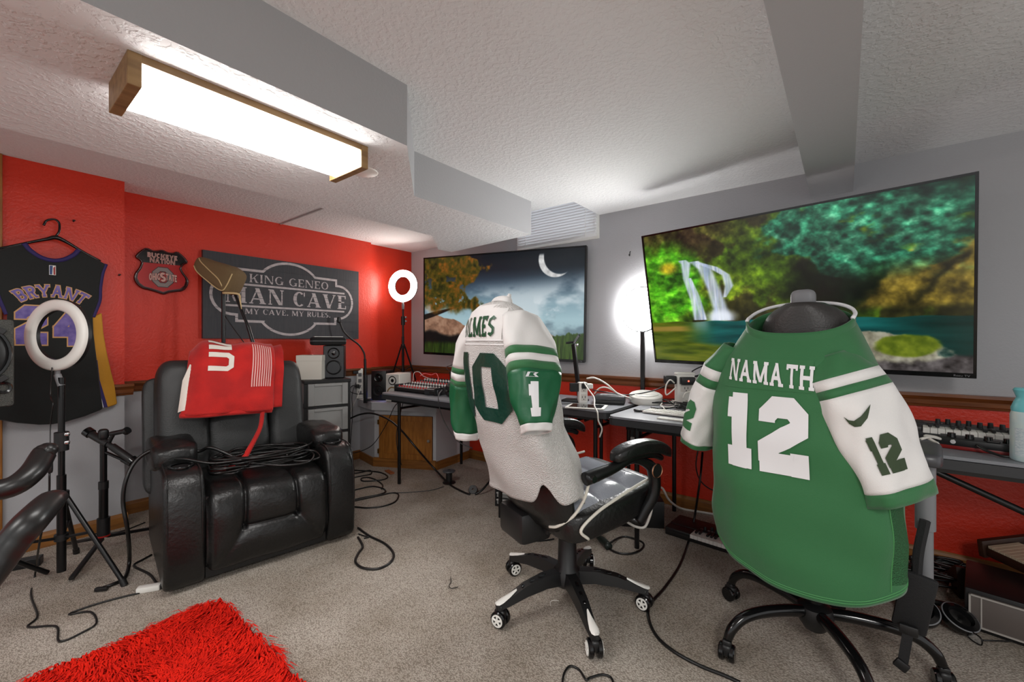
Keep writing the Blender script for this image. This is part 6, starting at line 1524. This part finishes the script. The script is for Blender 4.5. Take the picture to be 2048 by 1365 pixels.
cable('pale cord loop standing over the cable heap', [F(1877, 1135, .02), D(1868, 1105, 2.35), D(1878, 1088, 2.35), D(1905, 1087, 2.35), D(1935, 1100, 2.3), D(1951, 1125, 2.25), D(1944, 1138, 2.2), F(1918, 1140, .05), F(1905, 1160, .03), F(1896, 1185, .01)], .005, mat('pale_pink_cord', rgb(214, 190, 176), .5))
cable('straight black cord crossing the red wall under the right table', [D(1868, 972, 2.3), D(1930, 1040, 2.3), D(1975, 1090, 2.3), D(2012, 1128, 2.3)], .005)
cable('second thin cord crossing the red wall under the right table', [D(1848, 1012, 2.4), D(1885, 1065, 2.4), D(1915, 1105, 2.4), D(1945, 1140, 2.35)], .003, mat('grey_cord', rgb(70, 70, 70), .5))
cable('black cord hanging under the table left of the green jersey', [D(1398, 890, 2.75), D(1392, 930, 2.75), D(1400, 960, 2.75), D(1420, 978, 2.75), D(1445, 985, 2.75)], .004)
cable('small dark thread lying on the carpet in the middle', [F(901, 1155), F(902, 1164), F(898, 1172), F(903, 1177), F(916, 1174)], .0018)
cable('pale thread lying on the carpet under the white tipped base', [F(1101, 1212), F(1101, 1204), F(1108, 1201), F(1118, 1202)], .0015, CABLEW)
obj('wood_scrap', MB().box(F(779, 944, .008), (.12, .04, .012), -.2, .002), mat('orange_scrap', rgb(150, 84, 44), .6), label='small orange brown scrap on the carpet before the corner cabinet', cat='scrap')
for px_, py_, lb in ((147, 443, 'upper dark nail in the red wall above the black jersey'), (238, 551, 'lower dark nail in the red wall right of the black jersey')):
    q = wl(px_, py_, -3.6); obj('wall_nail', MB().cyl((0, 0, 0), (.02, 0, .004), .004, n=8).pillow((.02, 0, .004), (.008, .014, .008), .7), BLACK, None, 40, lb, 'nail', loc=q)
q = wr(1261, 508); obj('wall_hook', MB().tube([(0, 0, .02), (0, -.012, .012), (0, -.014, -.012), (0, -.026, -.016), (0, -.028, -.004)], .003, 6), BLACK, None, 180, 'small dark hook on the grey wall between the televisions', 'hook', loc=q)

# ------------------------------------------------------------------ shaggy red rug
rug = thing('shaggy_rug', 'shaggy bright red rug on the carpet', 'rug', (0, 0, 0))
X0, X1, Y0, Y1 = -2.20, -.9, -.55, .70
obj('backing', MB().b2((X0, Y0, .0), (X1, Y1, .012)), mat('rug_backing', rgb(150, 16, 8), .9), rug)
N = 62000
x = np.random.uniform(X0-.005, X1, N); y = np.random.uniform(Y0, Y1+.005, N)
th = -.5+1.3*(fbm(x*5+9, y*5+9, 3, 3)-.5)*4+np.random.normal(0, .4, N); ln = np.random.uniform(.045, .085, N); w = np.random.uniform(.0018, .0034, N); h = np.random.uniform(.022, .042, N)
dx, dy = np.cos(th), np.sin(th); sx, sy = -dy*w, dx*w
V = np.empty((N, 5, 3))
V[:, 0] = np.stack([x-sx, y-sy, np.full(N, .010)], 1); V[:, 1] = np.stack([x+sx, y+sy, np.full(N, .010)], 1)
mx_, my_ = x+dx*ln*.4, y+dy*ln*.4
V[:, 2] = np.stack([mx_+sx, my_+sy, h], 1); V[:, 3] = np.stack([mx_-sx, my_-sy, h], 1); V[:, 4] = np.stack([x+dx*ln, y+dy*ln, h*.75+.004], 1)
me = bpy.data.meshes.new('pile'); base_ = np.arange(N)[:, None]*5
quads = (base_+np.array([[0, 1, 2, 3]])).tolist(); tris = (base_+np.array([[3, 2, 4]])).tolist()
me.from_pydata(V.reshape(-1, 3).tolist(), [], quads+tris)
me.materials.append(mat('rug_red_pile', rgb(224, 30, 10), .85, vary=(rgb(196, 22, 8), 40), spec=.2))
o = bpy.data.objects.new('pile', me); COL.objects.link(o); o.parent = rug; o['kind'] = 'stuff'

# outlet with plugs on the red wall, seen under the middle table
q = wr(1272, 872)
wo = thing('wall_outlet', 'black wall outlet with plugs on the red wall under the middle table', 'outlet', (q.x, 3.119, q.z))
obj('plate', MB().b2((-.05, -.012, -.06), (.05, 0, .06), .003), BLACK, wo)
obj('plug', MB().b2((-.03, -.04, -.04), (.0, -.012, -.005), .004), WHITEP, wo, 40); obj('plug', MB().b2((.005, -.05, .0), (.035, -.012, .045), .004), BLACK, wo, 40)
